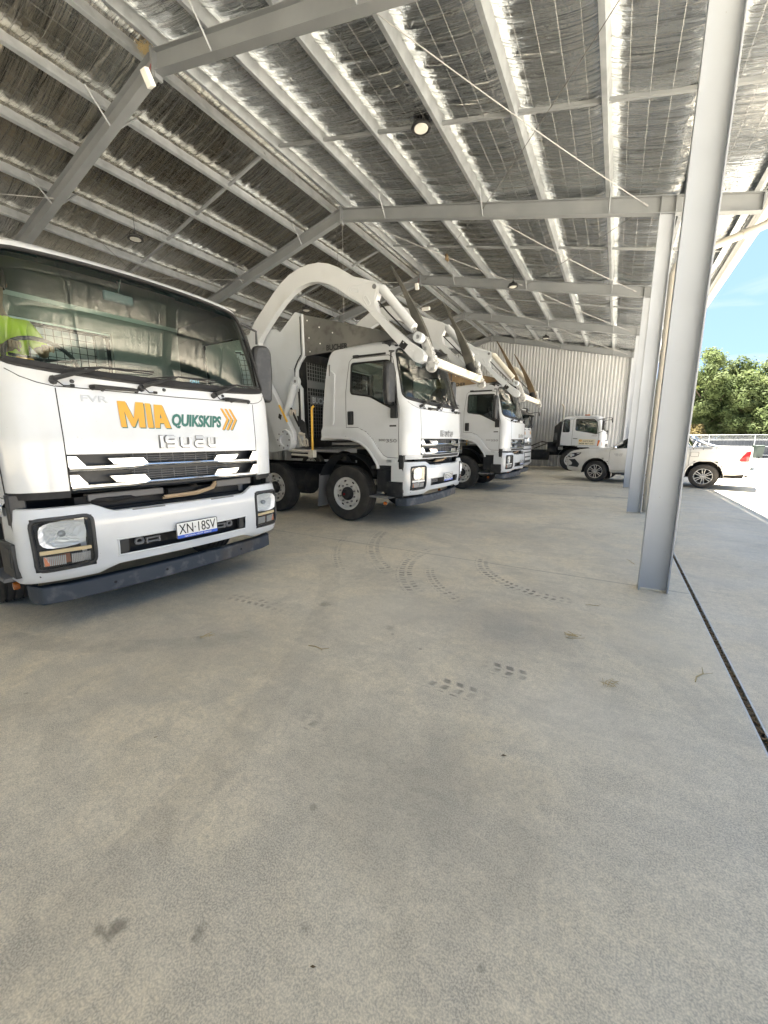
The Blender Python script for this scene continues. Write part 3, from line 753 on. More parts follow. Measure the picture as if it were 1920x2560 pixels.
def make_cab(root,lift,texts,rear_win=True):
    """front-tilt cab; every part is a child of root"""
    L=(0,0,lift); cab=CAB
    def cls(reg,side,a,z):
        if reg=='F':
            if inside((a,z),WS): return None
            if abs(a)<GRV and 1.10<z<1.39: return None
            if z<1.12: return None
            return 'cab_shell'
        if inside((a,z),ARCH): return None
        if inside((a,z),SW): return None
        if z>=2.5 and a<-1.9: return None
        if inside((a,z),DOOR): return 'door_n' if side<0 else 'door_f'
        return 'cab_shell'
    xs=sinlist()
    gv=GRV/1.174; xs=sorted([x for x in xs if abs(abs(x)-gv)>.015]+[gv,-gv])
    parts,rows=cab_grid(cab,ZCAB,xs,60,cls)
    # rear wall and roof cap
    sh=parts['cab_shell']
    rear=MB()
    for sgn in (0,):
        zs=ZCAB
        for j in range(len(zs)-1):
            z0,z1=zs[j],zs[j+1]
            if z0<1.35: continue
            for k in range(48):
                t0,t1=-1+2*k/48,-1+2*(k+1)/48
                _,w0,ur0=cab.lev(z0);_,w1,ur1=cab.lev(z1)
                zc=(z0+z1)/2; vc=(t0+t1)/2*w0
                if -.74<vc<.27 and 2.16<zc<2.70: continue
                rear.add([(ur0,t0*w0,z0),(ur0,t1*w0,z0),(ur1,t1*w1,z1),(ur1,t0*w1,z1)],[(0,1,2,3)])
    top=[p[0] for p in rows[-1]]
    sh.add(top,[tuple(range(len(top)))])
    body=sh.build('cab_shell','white',root,loc=L,smooth=40)
    rear.build('rear_wall','white',root,loc=L,weld=True)
    mb=MB(); 
    mb.tube([(-1.845,a,b) for a,b in rpoly([(-.74,2.16),(.27,2.16),(.27,2.70),(-.74,2.70)],.08)],.022,6,closed=True); rw=mb.build('rear_window_seal','seal',root,loc=L)
    # lining (inner surface)
    def cls2(reg,side,a,z):
        if z<1.95 or z>2.99: return None
        if reg=='F':
            if inside((a,z),WS): return None
            return 'l'
        if inside((a,z),SW) : return None
        return 'l'
    pl,_=cab_grid(cab,[z for z in ZCAB if z>1.2],xs,60,cls2,off=-.035)
    m=pl['l']; m.box((-1.10,0,2.93),(1.3,2.06,.02)); m.box((-1.74,0,2.82),(.02,2.1,.24)); m.box((-1.74,0,1.82),(.02,2.1,.68)); m.box((-1.74,.66,2.43),(.02,.78,.54)); m.box((-1.74,-.94,2.43),(.02,.4,.54))
    m.box((-1.0,0,1.30),(1.5,2.2,.04)); m.build('cab_lining','lining',root,loc=L)
    for k,s in (('door_n',-1),('door_f',1)):
        d=parts[k].build('door','white',root,loc=L,smooth=40)
        mb=MB(); pts=[tuple(cab.S(a,b,s,.002)) for a,b in densify(DOOR,.06)]; mb.tube(pts,.0045,4,closed=True); mb.build('door_gap','seal',d)
        mb=MB(); mb.prism(rpoly([(-1.31,1.63),(-1.185,1.63),(-1.185,1.865),(-1.31,1.865)],.02),lambda a,b,t:cab.S(a,b,s,t),.0,.012); mb.tube([cab.S(-1.22,1.66,s,.02),cab.S(-1.205,1.75,s,.035),cab.S(-1.22,1.84,s,.02)],.014,6)
        mb.build('handle','black',d)
        mb=MB(); p=densify(SW,.05); mb.tube([cab.S(a,b,s,.0) for a,b in p],.016,6,closed=True); mb.build('window_seal','seal',d)
        mb=MB(); g=[cab.S(a,b,s,-.012) for a,b in p]; mb.add(g,[tuple(range(len(g)))]); mb.build('window_glass','glass' if (s>0 and lift==0) else 'glass_dark',d,smooth=0)
        # visor above window
        mb=MB(); mb.tube([cab.S(-1.15,2.775,s,.02),cab.S(-.55,2.765,s,.02)],.018,6); mb.tube([cab.S(-1.2,2.775,s,.02),cab.S(-1.1,2.775,s,.02)],.028,6); mb.build('window_visor','black',d)
        # lower marker lamp
        mb=MB(); mb.prism(rpoly([(-.50,.985),(-.30,.985),(-.30,1.045),(-.50,1.045)],.02),lambda a,b,t:cab.S(a,b,s,t),0,.015); lm=mb.build('side_lamp','white',d)
        mb=MB(); mb.prism(rpoly([(-.47,.992),(-.37,.992),(-.37,1.038),(-.47,1.038)],.012),lambda a,b,t:cab.S(a,b,s,t),.012,.024); mb.build('lamp_lens','lens',lm)
        # flare panel break line
        mb=MB(); mb.tube([cab.S(-1.345,1.585,s,.002),cab.S(-1.345,1.40,s,.004)],.004,4); mb.build('panel_gap','seal',d)
        m=MB(); ap=ARCH[1:-1]; ap=[(-1.905,1.414)]+ap[1:]; m.tube([cab.S(a,b,s,-.008) for a,b in densify(rpoly([(-1.9,1.2)]+ap+[(-.66,.80)],.05)[5:-5],.04,False)],.026,6); m.build('arch_lip','white',root,loc=L)
    for s in (-1,1):
        mb=MB(); mb.prism(rpoly([(-1.72,1.66),(-1.66,1.72),(-1.655,2.52),(-1.70,2.60),(-1.60,2.52),(-1.615,1.72),(-1.64,1.64)],.02),lambda a,b,t:cab.S(a,b,s,t),-.01,.028)
        mb.build('air_duct','white',root,loc=L,bevel=.008)
    # windscreen : grid on the surface, shade band on top
    mb=MB();mt=MB(); 
    def wcls(reg,side,a,z):
        if reg=='F' and inside((a,z),WS): return 'band' if z>2.815-.02*abs(a) else 'g'
    pg,_=cab_grid(cab,[z for z in ZCAB if 1.9<z<2.96],xs,4,wcls,off=-.010)
    ws=pg['g'].build('windscreen','glass',root,loc=L,smooth=60)
    pg['band'].build('shade_band','glass_band',ws,smooth=60)
    mb=front_band(cab,WS,.015,.0)
    mb.build('windscreen_seal','seal',ws)
    # black frit along the bottom
    mb=MB(); 
    vs=[];n=40
    for i in range(n+1):
        a=-1.08+2.16*i/n; zz=1.975+.055*(abs(a)/1.1)**3
        vs+= [cab.F(a,zz,.001),cab.F(a,zz+.045,.001)]
    mb.add(vs,[(2*i,2*i+2,2*i+3,2*i+1) for i in range(n)]); mb.build('frit','seal',ws)
    # wipers
    for (va,vb) in ((-.86,-.18),(-.29,.42),(.37,.98)):
        p0=cab.F(va,1.915,.045);p1=cab.F(va+(vb-va)*.45,2.045-.01,.05);p2=cab.F(vb,2.035,.035)
        mb=MB(); mb.tube([cab.F(va,1.915,.0),p0],.026,8); mb.tube([p0,cab.F(va+.08,1.945,.05),p1],[.020,.018,.009],6); mb.tube([cab.F(va+(vb-va)*.12,2.005,.03),p1,p2],[.004,.008,.004],5)
        mb.tube([p1,cab.F(vb+.02,2.06,.028)],.006,5); mb.tube([p0,cab.F(va+.05,1.885,.03),cab.F(va+.10,1.89,.02)],.005,5); mb.tube([cab.F(va+.09,1.892,.02),cab.F(va+.115,1.892,.02)],.012,6)
        mb.build('wiper','black',root,loc=L)
    # grab handles
    for (va,vb) in ((-.64,-.33),(.50,.79)):
        mb=MB(); z=1.893; mb.tube([cab.F(va,z,.004),cab.F(va+.02,z,.035),cab.F(va+.08,z,.042),cab.F(vb-.03,z,.042),cab.F(vb,z,.02),cab.F(vb,z-.01,.0)],[.022,.02,.017,.015,.015,.014],7)
        mb.tube([cab.F(va+.07,z-.015,.0),cab.F(va+.07,z-.01,.04)],.012,6); mb.build('grab_handle','black',root,loc=L)
    # front panel gaps
    mb=MB()
    for v in (-GRV,GRV): mb.tube([cab.F(v,z,.001) for z in frange(1.12,1.87,.05)],.0035,4)
    mb.tube([cab.F(v,1.872+.012*abs(v),.001) for v in frange(-GRV,GRV,.05)],.0035,4)
    for s in (-1,1): mb.tube([cab.F(s*v,z,.001) for v,z in ((GRV,1.88),(.95,1.90),(1.03,1.935),(1.09,1.985))],.003,4)
    mb.build('front_panel_gap','seal',root,loc=L)
    # grille
    g=MB(); vs=[];n=24
    for i in range(n+1):
        v=-GRV+2*GRV*i/n; P=cab.F(v,1.25); vs+=[(P.x-.09,v,1.09),(P.x-.09,v,1.40)]
    g.add(vs,[(2*i,2*i+2,2*i+3,2*i+1) for i in range(n)])
    for z in (1.10,1.39):
        vs=[]
        for i in range(n+1):
            v=-GRV+2*GRV*i/n; P=cab.F(v,z); vs+=[(P.x-.09,v,z),(P.x,v,z)]
        g.add(vs,[(2*i,2*i+2,2*i+3,2*i+1) for i in range(n)])
    gr=g.build('grille','black',root,loc=L)
    mb=MB()
    for z in (1.365,1.345,1.325,1.305,1.235,1.215,1.195,1.175): mb.tube([cab.F(v,z,-.045) for v in frange(-.42,.50,.08)],.0035,4)
    for v in frange(-.40,.48,.11):
        mb.tube([cab.F(v,1.29,-.045),cab.F(v,1.385,-.045)],.0035,4); mb.tube([cab.F(v,1.165,-.045),cab.F(v,1.25,-.045)],.0035,4)
    mb.build('grille_mesh','grey_pl',gr)
    for (zo,k) in ((1.385,1.0),(1.245,1.05)):
        def cp(poly,t0=-.03,t1=.012,nm='chrome_bar'):
            m=MB(); m.prism(poly,lambda a,b,t:cab.F(a,b,t),t0,t1); return m.build(nm,'chrome',gr,bevel=.004)
        # full-width lower strip in segments, dipping toward the middle
        m=MB(); N=28
        for i in range(N):
            a,b=-GRV+.01+(2*GRV-.02)*i/N,-GRV+.01+(2*GRV-.02)*(i+1)/N
            f=lambda v:zo-.105*k if abs(v)<.30 else zo-.105*k-.022*min(1,(abs(v)-.30)/.12)
            h=lambda v:.030 if abs(v)<.30 else .030+.018*min(1,(abs(v)-.3)/.12)
            R_w=[(0,-.004),(.12,.006),(.3,.013),(.55,.017),(.8,.015),(.95,.008),(1,-.01)]
            vs=[cab.F(q,f(q)+h(q)*t,o) for q in (a,b) for t,o in R_w]; k7=len(R_w)
            m.add(vs,[(r,k7+r,k7+r+1,r+1) for r in range(k7-1)])
        m.build('chrome_bar','chrome',gr,weld=True)
        for s in (-1,1):
            e=[(s*GRV*.995,zo-.095),(s*GRV*.995,zo-.005),(s*(GRV-.06),zo-.008),(s*(GRV-.115),zo-.085)]
            cp(e if s>0 else e[::-1])
            e=[(s*.60,zo-.028),(s*.56,zo-.078),(s*.29,zo-.098),(s*.34,zo-.03)]
            cp(e if s>0 else e[::-1])
    # under-grille trim on corners (black strip under the panel)
    m=MB()
    for s in (-1,1):
        vs=[]
        for v in frange(GRV,1.16,.03)+[1.168]: vs+=[cab.F(s*v,1.115,-.004),cab.F(s*v,1.065,-.012)]
        n=len(vs)//2; m.add(vs,[(2*i,2*i+2,2*i+3,2*i+1) for i in range(n-1)])
    m.build('lower_trim','black',root,loc=L)
    # washer nozzles and badge studs, panel fasteners
    for v in (-.75,-.1,.48): MB().lathe([(0,.012),(.012,.010),(.016,0)],cab.F(v,1.925,.002),'x',8).build('washer_nozzle','black',root,loc=L)
    # lettering
    bl=badge_word(cab,'ISUZU',(-.195,1.432,.355,1.535),.026,.012,.008).build('badge_lettering','badge',root,loc=L)
    badge_word(cab,'ISUZU',(-.200,1.427,.360,1.540),.036,.005,.003).build('lettering_rim','grey_pl',bl)
    # interior
    m=MB()
    m.box((-.50,0,1.83),(.55,2.16,.16)); 
    m.add([(-.12,-1.05,1.95),(-.12,1.05,1.95),(-.60,1.05,2.03),(-.60,-.1,2.04),(-.60,-.35,2.10),(-.60,-1.05,2.13)],[(0,1,2,3,4,5)]); m.box((-.60,0,1.95),(.03,2.1,.16))
    m.build('dashboard','dash',root,loc=L,bevel=.02)
    for v in (-.78,.65):
        st=MB(); st.box((-1.22,v,1.50),(.52,.46,.16)); st.box((-1.52,v,1.80),(.12,.42,.60),Matrix.Rotation(-.15,3,'Y')); st.box((-1.58,v,2.12),(.09,.26,.12)); st.build('seat','seat',root,loc=L,bevel=.05)
    sw=MB(); ring=[]; tl=Matrix.Rotation(-.5,3,'Y')
    for k in range(28):
        t=2*PI*k/28; ring.append(Vector((-.66,-.72,2.13))+tl@Vector((0,.24*math.cos(t),.23*math.sin(t))))
    sw.tube(ring,.017,8,closed=True)
    for t in (0.2,PI-.2,-PI/2): sw.tube([Vector((-.66,-.72,2.13))+tl@Vector((.03,0,0)),Vector((-.66,-.72,2.13))+tl@Vector((0,.21*math.cos(t),.21*math.sin(t)))],.014,6)
    sw.tube([(-.66,-.72,2.10),(-.48,-.72,1.85)],.04,8); sw.build('steering_wheel','black',root,loc=L)
    # interior mirror
    m=MB(); m.box((-.42,-.19,2.72),(.03,.24,.08)); mi=m.build('interior_mirror','dash',root,loc=L,bevel=.02); MB().tube([(-.42,-.19,2.75),(-.36,-.19,2.86)],.008,6).build('mirror_stem','grey_pl',mi)
    # exterior mirrors
    for s in (-1,1):
        m=MB(); 
        poly=rpoly([(0,0),(.22,-.02),(.25,.30),(.24,.58),(.18,.64),(.03,.62),(-.01,.5)],.05)
        c0=Vector((-.38,s*1.17,1.98))
        m.prism(poly,lambda a,b,t:(c0.x+t,c0.y+s*a-.0,c0.z+b-.02),-.055,.055)
        mr_=m.build('door_mirror','black',root,loc=L,bevel=.03)
        m=MB(); m.prism(rpoly([(.02,.05),(.21,.06),(.22,.52),(.04,.53)],.03),lambda a,b,t:(c0.x+t,c0.y+s*a,c0.z+b-.02),-.060,-.056); m.build('mirror_glass','chrome',mr_)
        m=MB(); m.tube([cab.S(-.33,1.93,s,.02),cab.S(-.30,1.95,s,.08),(c0.x,c0.y+s*.06,2.0),(c0.x,c0.y+s*.07,2.05)],.014,8); m.tube([(c0.x,c0.y+s*.07,2.6),(c0.x,c0.y+s*.07,2.74),(c0.x-.05,c0.y-s*.1,2.80),cab.S(-.5,2.80,s,.0)],.014,8)
        m.prism(rpoly([(-.40,1.72),(-.28,1.72),(-.28,1.92),(-.40,1.93)],.02),lambda a,b,t:cab.S(a,b,s,t),0,.05); m.build('mirror_arm','black',mr_)
    return cab
def make_bumper(root,lift,rec=True):
    L=(0,0,lift)
    bm_lv=[(.3,.06,1.185,-.45),(.47,.055,1.18,-.45),(.50,.075,1.185,-.45),(.58,.09,1.19,-.45),(.62,.10,1.19,-.45),(.90,.10,1.185,-.45),(.94,.085,1.18,-.45),(1.01,.07,1.175,-.45)]
    bc=Cab(bm_lv,p=9,bow=.12,cr=.17)
    def top(v):
        a=abs(v); return .935 if a<.62 else (.935+(a-.62)/.12*.065 if a<.74 else 1.0)
    def bot(v):
        a=abs(v); return .50 if a<.60 else (.50-.05*min(1,(a-.6)/.15))
    xs=sorted(set([math.sin((-1+2*i/60)*PI/2) for i in range(61)]))
    for h in (.765,1.115,.60): 
        xx=h/1.185; xs=[x for x in xs if abs(abs(x)-xx)>.012]+[xx,-xx]
    xs=sorted(xs)
    zr=[0,.2,.5,1]  # fractions used near edges
    body=[.505,.53,.575,.60,.655,.695,.78,.86,.905,.93]
    m=MB(); cols=[]
    P=[]
    for side in (-1,):
        P+= [('S',-1,u) for u in (-.40,-.25)]
    P+=[('F',0,x) for x in xs]+[('S',1,-.25),('S',1,-.40)]
    for kind,s,a in P:
        v=a*1.19 if kind=='F' else s*1.19
        zt_,zb_=top(v),bot(v); zs=[zb_-.012,zb_]+[max(zb_,min(zt_,z)) for z in body]+[zt_,zt_+.0]
        col=[]
        for i,z in enumerate(zs):
            off=-.025 if i==0 else (-.03 if i==len(zs)-1 else 0)
            if i==len(zs)-1: z=zt_+.006
            if kind=='F':
                Q=bc.F(a*bc.lev(z)[1],z); 
            else: Q=bc.S(a,z,s)
            Q=Vector((Q.x+off,Q.y,Q.z)); col.append(Q)
        cols.append((v,kind,col))
    for (v0,k0,c0),(v1,k1,c1) in zip(cols,cols[1:]):
        vc=(v0+v1)/2
        for i in range(len(c0)-1):
            zc=(c0[i].z+c0[i+1].z+c1[i].z+c1[i+1].z)/4
            if k0=='F' and k1=='F' and .765<abs(vc)<1.115 and .53<zc<.93: continue
            if k0=='F' and k1=='F' and abs(vc)<.60 and .575<zc<.695: continue
            m.add([c0[i],c1[i],c1[i+1],c0[i+1]],[(0,1,2,3)])
    bo=m.build('bumper','white',root,loc=L,weld=True,smooth=50)
    # dark recesses behind openings
    m=MB(); m.box((-.10,0,.72),(.06,2.2,.46)); m.build('recess','dark',bo)
    for s in (-1,1):
        m=MB(); m.prism([(s*.565-.03,.58),(s*.565+.03,.58),(s*.565+.03,.69),(s*.565-.03,.69)],lambda p,q,t:bc.F(p,q,t),-.04,-.012); m.build('slot_end_cap','black',bo)
        m=MB()
        for a,b,c,d in ((.33,.62,.12,.012),(.33,.66,.12,.012),(.28,.64,.012,.05),(.38,.64,.012,.05)): m.box(bc.F(s*a,b,-.06),(.02,c,d))
        m.tube([bc.F(s*(.44+.03*math.cos(t)),.645+.03*math.sin(t),-.06) for t in [k*PI/6 for k in range(12)]],.012,6,closed=True)
        m.build('tow_fitting','step_grey' if 'step_grey' in M else 'grey_pl',bo)
    m=MB()
    for s in (-1,1): m.prism([(s*.35-.13,.925),(s*.35+.13,.925),(s*.35+.13,.937),(s*.35-.13,.937)],lambda p,q,t:bc.F(p,q,t),-.05,.003)
    m.build('step_pad','grey_pl',bo)
    m=MB()
    for z in (.565,.705): m.tube([bc.F(v,z,.0) for v in frange(-.62,.62,.06)],.008,6)
    for s in (-1,1): m.tube([bc.F(s*.61,z,.0) for z in (.565,.64,.705)],.008,6)
    m.build('slot_rim','white',bo)
    # headlights
    for s in (-1,1):
        fr=rpoly([(.77,.545),(1.11,.535),(1.115,.92),(.765,.93)],.05)
        fr=[(s*a,b) for a,b in fr]
        m=MB(); m.tube([bc.F(a,b,.0) for a,b in densify(fr,.04)],.015,6,closed=True)
        # inner housing
        P=[bc.F(a,b,.0) for a,b in fr]; n=len(P); m.v_off=0
        vs=P+[p+Vector((-.12,0,0)) for p in P]; m.add(vs,[(i,(i+1)%n,(i+1)%n+n,i+n) for i in range(n)]+[tuple(range(n,2*n))])
        h=m.build('headlight','black',bo,smooth=30)
        pp=[bc.F(a,b,.0)+Vector((-.095,0,0)) for a,b in [(s*q,w_) for q,w_ in ((.79,.555),(1.09,.55),(1.095,.905),(.785,.91))]]; m=MB(); m.add(pp,[(0,1,2,3)]); m.build('lamp_back','reflector',h,smooth=0)
        m=MB(); c=Vector(bc.F(s*.94,.80)); cx=c+Vector((-.05,0,0))
        # reflector bowl with facets
        vs=[];fs=[];NR,NT=6,20
        for r in range(NR+1):
            q=r/NR
            for k in range(NT):
                t=2*PI*k/NT; jit=.008*math.sin(7*t+r*2.1)
                yy=.148*q*math.copysign(abs(math.cos(t))**.6,math.cos(t)); zz=.100*q*math.copysign(abs(math.sin(t))**.6,math.sin(t))
                vs.append((cx.x-.030+.045*q*q+jit*.6,cx.y+yy,cx.z+zz))
        for r in range(NR):
            for k in range(NT): fs.append((r*NT+k,r*NT+(k+1)%NT,(r+1)*NT+(k+1)%NT,(r+1)*NT+k))
        m.add(vs,fs); m.build('reflector','reflector',h,smooth=0)
        m=MB(); m.lathe([(0,0),(.022,.005),(.026,.02),(.020,.04),(0,.05)],(cx.x-.035,cx.y,cx.z),'x',14); m.build('bulb_shield','silvertxt',h)
        m=MB(); m.prism([(s*.79,.665),(s*1.09,.66),(s*1.09,.69),(s*.79,.69)],lambda a,b,t:bc.F(a,b,t),-.03,-.006); m.build('divider_strip','tan' if rec else 'plate_w',h)
        m=MB(); 
        for q in range(26):
            a=.80+.28*q/26
            if abs(a-.93)<.012: continue
            m.prism([(s*a,.57),(s*(a+.0075),.57),(s*(a+.0075),.645),(s*a,.645)],lambda p,r_,t:bc.F(p,r_,t),-.03,-.012)
        m.build('ribbed_indicator','silvertxt',h,smooth=0)
        m=MB(); m.prism([(s*a,b) for a,b in ((.80,.60),(.86,.60),(.86,.645),(.80,.645))],lambda p,r_,t:bc.F(p,r_,t),-.012,-.009) if False else m.box(bc.F(s*1.0,.60,-.04),(.01,.16,.07)); m.build('indicator_bulb','ind',h)
        m=MB(); pts=rpoly([(s*.785,.56),(s*1.095,.55),(s*1.10,.905),(s*.78,.915)],.03); m.add([bc.F(a,b,-.006) for a,b in pts],[tuple(range(len(pts)))]); m.build('lamp_cover','lens',h,smooth=0)
    return bo,bc
def plate(root,bc,text,lift,c=.035,w=.20,foot='NATIONAL HEAVY VEHICLE'):
    P0=bc.F(c,.69,.03); x=P0.x+.0
    nrm=(bc.F(c+.02,.69)-bc.F(c-.02,.69)); ang=math.atan2(nrm.x,nrm.y)
    def fn(a,b,t): return (x+a*math.tan(ang)+t,c+a,.69+b)
    m=MB(); m.prism(rpoly([(-w,-.072),(w,-.072),(w,.072),(-w,.072)],.012),fn,-.008,0); p=m.build('number_plate','plate_w',root,loc=(0,0,lift))
    m=MB(); m.prism(rpoly([(-w,-.072),(w,-.072),(w,-.042),(-w,-.042)],.004),fn,0,.002); m.build('plate_band','plate_b',p,smooth=0)
    m=MB(); m.tube([fn(a,b,.001) for a,b in rpoly([(-w,-.072),(w,-.072),(w,.072),(-w,.072)],.012)],.003,4,closed=True); m.build('plate_rim','ink',p)
    text_on(text,(-w*.90,-.032,w*.90,.058),lambda a,b,t:fn(a,b,t+.0025),.002,offset=.0).build('plate_number','ink',p,smooth=0)
    if foot: text_on(foot,(-w*.66,-.064,w*.66,-.049),lambda a,b,t:fn(a,b,t+.003),.001).build('plate_footer','plate_w',p,smooth=0)
    return p
def wheel(root,u,v,side,rad=.515,rim=.295,wid=.29,steer=True,name='wheel',nut=10,dirt=True,turn=0):
    """v = centre plane of tyre; side -1 faces -y"""
    t=empty(name,(u,v,rad)); t.parent=root; t.rotation_euler=(0,0,turn)
    h=wid/2; s=side
    prof=[(rim,-h*.80),(rim+.02,-h*.92),((rad+rim)/2,-h*1.0),(rad-.05,-h*.97),(rad-.012,-h*.86)]
    for g in (-.6,-.22,.22,.6):
        prof+= [(rad,h*(g-.07)),(rad-.014,h*(g-.055)),(rad-.014,h*(g+.055)),(rad,h*(g+.07))]
    prof+=[(rad-.012,h*.86),(rad-.05,h*.97),((rad+rim)/2,h*1.0),(rim+.02,h*.92),(rim,h*.80)]
    m=MB(); m.lathe(prof,(0,0,0),'y',48); m.build('tyre','tyre',t,smooth=30)
    o=s*h
    m=MB(); pr=[(rim+.012,o*.86),(rim+.006,o*.93),(rim-.012,o*.90),(rim-.022,o*.55),(rim-.05,o*.42),(rim-.085,o*.62),(.15,o*.66),(.13,o*.60),(.0,o*.60)]
    m.lathe(pr,(0,0,0),'y',48); m.build('rim','rim',t,smooth=30)
    m=MB()
    for k in range(nut):
        a=2*PI*(k+.5)/nut; c=(.168*math.cos(a),o*.66,.168*math.sin(a)); m.tube([c,(c[0],o*.66+s*.035,c[2])],.016,6)
    m.build('wheel_nut','grey_pl',t)
    m=MB()
    for k in range(8):
        a=2*PI*(k+.3)/8; ca,sa=math.cos(a),math.sin(a); c=Vector((.238*ca,o*.555,.238*sa))
        pts=[]
        for q in range(10):
            b=2*PI*q/10; p=c+Vector((ca,0,sa))*.016*math.cos(b)+Vector((-sa,0,ca))*.030*math.sin(b); pts.append(p+Vector((0,s*.012,0)))
        m.add(pts,[tuple(range(10))])
    m.build('rim_hole','dark',t,smooth=0)
    m=MB(); m.lathe([(.125,o*.60),(.125,o*.60+s*.03),(.085,o*.60+s*.05),(.08,o*.60+s*.10),(.05,o*.60+s*.115),(0,o*.60+s*.115)],(0,0,0),'y',20); hb_=m.build('hub','dark',t)
    m=MB(); m.lathe([(.022,o*.60+s*.115),(.022,o*.60+s*.125),(0,o*.60+s*.126)],(0,0,0),'y',12); m.build('hub_cap','red',t)
    return t
def chassis(root,lift,x1=-7.5,axles=(-1.4,-5.6),rad=.515,stepz=.40,dual=True,barlift=0):
    m=MB()
    for s in (-1,1): m.box(((x1-.2)/2,s*.43,.80),(abs(x1)-.2,.08,.24))
    for x in (-.35,-1.9,-3,-4,-5): m.box((x,0,.8),(.1,.8,.16))
    m.box((-1.0,0,1.0),(1.3,.9,.5)); m.box((-.25,0,.9),(.2,1.6,.3))
    m.build('chassis_frame','dark',root,smooth=0,loc=(0,0,barlift*.5))
    # under-cab black panels, steps, wheel-arch liner
    for s in (-1,1):
        m=MB(); m.box((-.21,s*1.135,.80+lift),(.10,.10,.62)); m.box((-.45,s*1.06,.70+lift),(.55,.14,.46)); m.box((-.50,s*1.10,.90+lift),(.62,.16,.07))
        m.build('step_well','black',root,bevel=.01)
    for s in (-1,1):
        m=MB(); m.box((-.32,s*1.08,.47+lift*.4+.15),(.30,.26,.26)); m.box((-.30,s*1.08+s*.13,.47+lift*.4+.17),(.17,.012,.15)); m.build('step_corner','black',root,bevel=.02)
        m=MB(); m.box((-.62,s*1.10,.43+lift*.7),(.40,.26,.03)); 
        for k in range(12): m.box((-.79+.031*k,s*1.10,.45+lift*.7),(.008,.25,.006))
        m.build('step_tread','grey_pl',root)
        m=MB(); m.lathe([(0,-.02),(.03,-.018),(.034,0),(.03,.018),(0,.02)],(-.55,s*1.14,.34+lift*.5),'y',12); m.build('side_indicator','amber',root)
    for s in (-1,1):
        m=MB(); n=14; vs=[]
        for k in range(n+1):
            a=PI*(.12+.80*k/n); r=.66; x=axles[0]+r*math.cos(a); z=.56+lift*.5+r*math.sin(a)*.95
            vs+=[(x,s*.82,z),(x,s*1.15,z)]
        m.add(vs,[(2*i,2*i+2,2*i+3,2*i+1) for i in range(n)])
        for k in range(n):
            pass
        m.build('wheel_arch_liner','black',root,smooth=60)
        m=MB(); m.add([(axles[0]-.62,s*.86,.86),(axles[0]-.62,s*1.16,.86),(axles[0]-.68,s*1.16,.22),(axles[0]-.68,s*.86,.22),(axles[0]-.63,s*.86,.86),(axles[0]-.63,s*1.16,.86),(axles[0]-.69,s*1.16,.22),(axles[0]-.69,s*.86,.22)],[(0,1,2,3),(7,6,5,4),(0,4,5,1),(1,5,6,2),(2,6,7,3),(3,7,4,0)]); m.build('mud_flap','grey_pl',root)
    for x in axles: MB().tube([(x,-1.0,rad),(x,1.0,rad)],.07,8).build('axle','dark',root)
    for s in (-1,1): MB().tube([(-2.6,s*.75,.65),(-3.6,s*.75,.65)],.26,14).build('air_tank','dark',root)
    # front under-run bar
    m=MB(); 
    vs=[]; prof=[(.0,.0),(.0,.14),(-.10,.14),(-.10,.0)]
    st=[(-1.12,-.26),(-1.08,-.15),(-.93,-.09),(-.4,-.04),(0,-.03),(.4,-.04),(.93,-.09),(1.08,-.15),(1.12,-.26)]
    for v,u in st:
        for a,b in prof: vs.append((u+a,v,.245+barlift+b))
    n=len(st); fs=[(4*i+k,4*(i+1)+k,4*(i+1)+(k+1)%4,4*i+(k+1)%4) for i in range(n-1) for k in range(4)]+[(0,1,2,3),(4*n-1,4*n-2,4*n-3,4*n-4)]
    m.add(vs,fs); ub=m.build('under_run_bar','barpaint',root,bevel=.012)
    m=MB()
    for v in (-.62,-.2,.25,.62): m.tube([(-.046-.03*abs(v),v,.315+barlift),(-.022-.06*abs(v),v,.315+barlift)],.012,8)
    m.build('bar_bolt','dark',ub)
    # engine-bay odds and ends seen between grille and bumper
    MB().box((-.16,-.42,1.04),(.10,.60,.06)).build('engine_bracket','grey_pl',root,loc=(0,0,lift),bevel=.01)
    m=MB(); m.box((-.14,.62,1.06),(.08,.42,.08)); m.box((-.16,.72,1.0),(.06,.05,.10)); m.build('engine_bracket','grey_pl',root,loc=(0,0,lift),bevel=.01)
    m=MB(); m.tube([(-.06,-.15,.99),(-.05,.15,1.0),(-.06,.32,1.03),(-.12,.42,1.10)],.014,7); m.tube([(-.09,-.15,.975),(-.07,.18,.985),(-.09,.36,1.02),(-.15,.46,1.10)],.014,7)
    m.build('engine_hose','hose',root,loc=(0,0,lift))
    m=MB(); m.tube([(-.10,-.1,1.03),(-.08,.1,1.035),(-.15,.2,1.05)],.030,8); m.tube([(-.13,-.7,1.02),(-.1,-.5,1.01),(-.15,-.3,1.02)],.02,8); m.build('coolant_pipe','dark',root,loc=(0,0,lift))
    m=MB(); m.box((-.42,0,1.05),(.04,2.2,.34)); m.build('radiator_baffle','dark',root,loc=(0,0,lift))
T1=((-3.456,2.225,0),-.072); T2=((-2.808,7.027,0),-.037); T3=((-2.613,12.81,0),-.026)
# ---- near truck
t1=empty('flat_nose_truck',T1[0],T1[1],'nearest white truck with yellow and green logo across its nose','truck','white trucks parked nose-out in a row')
cab=make_cab(t1,0,True)
bo,bc=make_bumper(t1,0)
plate(t1,bc,'XN·18SV',0)
chassis(t1,0,axles=(-1.4,-5.4))
for s in (-1,1):
    wheel(t1,-1.36,s*1.0,s,turn=-.10)
    wheel(t1,-5.4,s*.98,s)
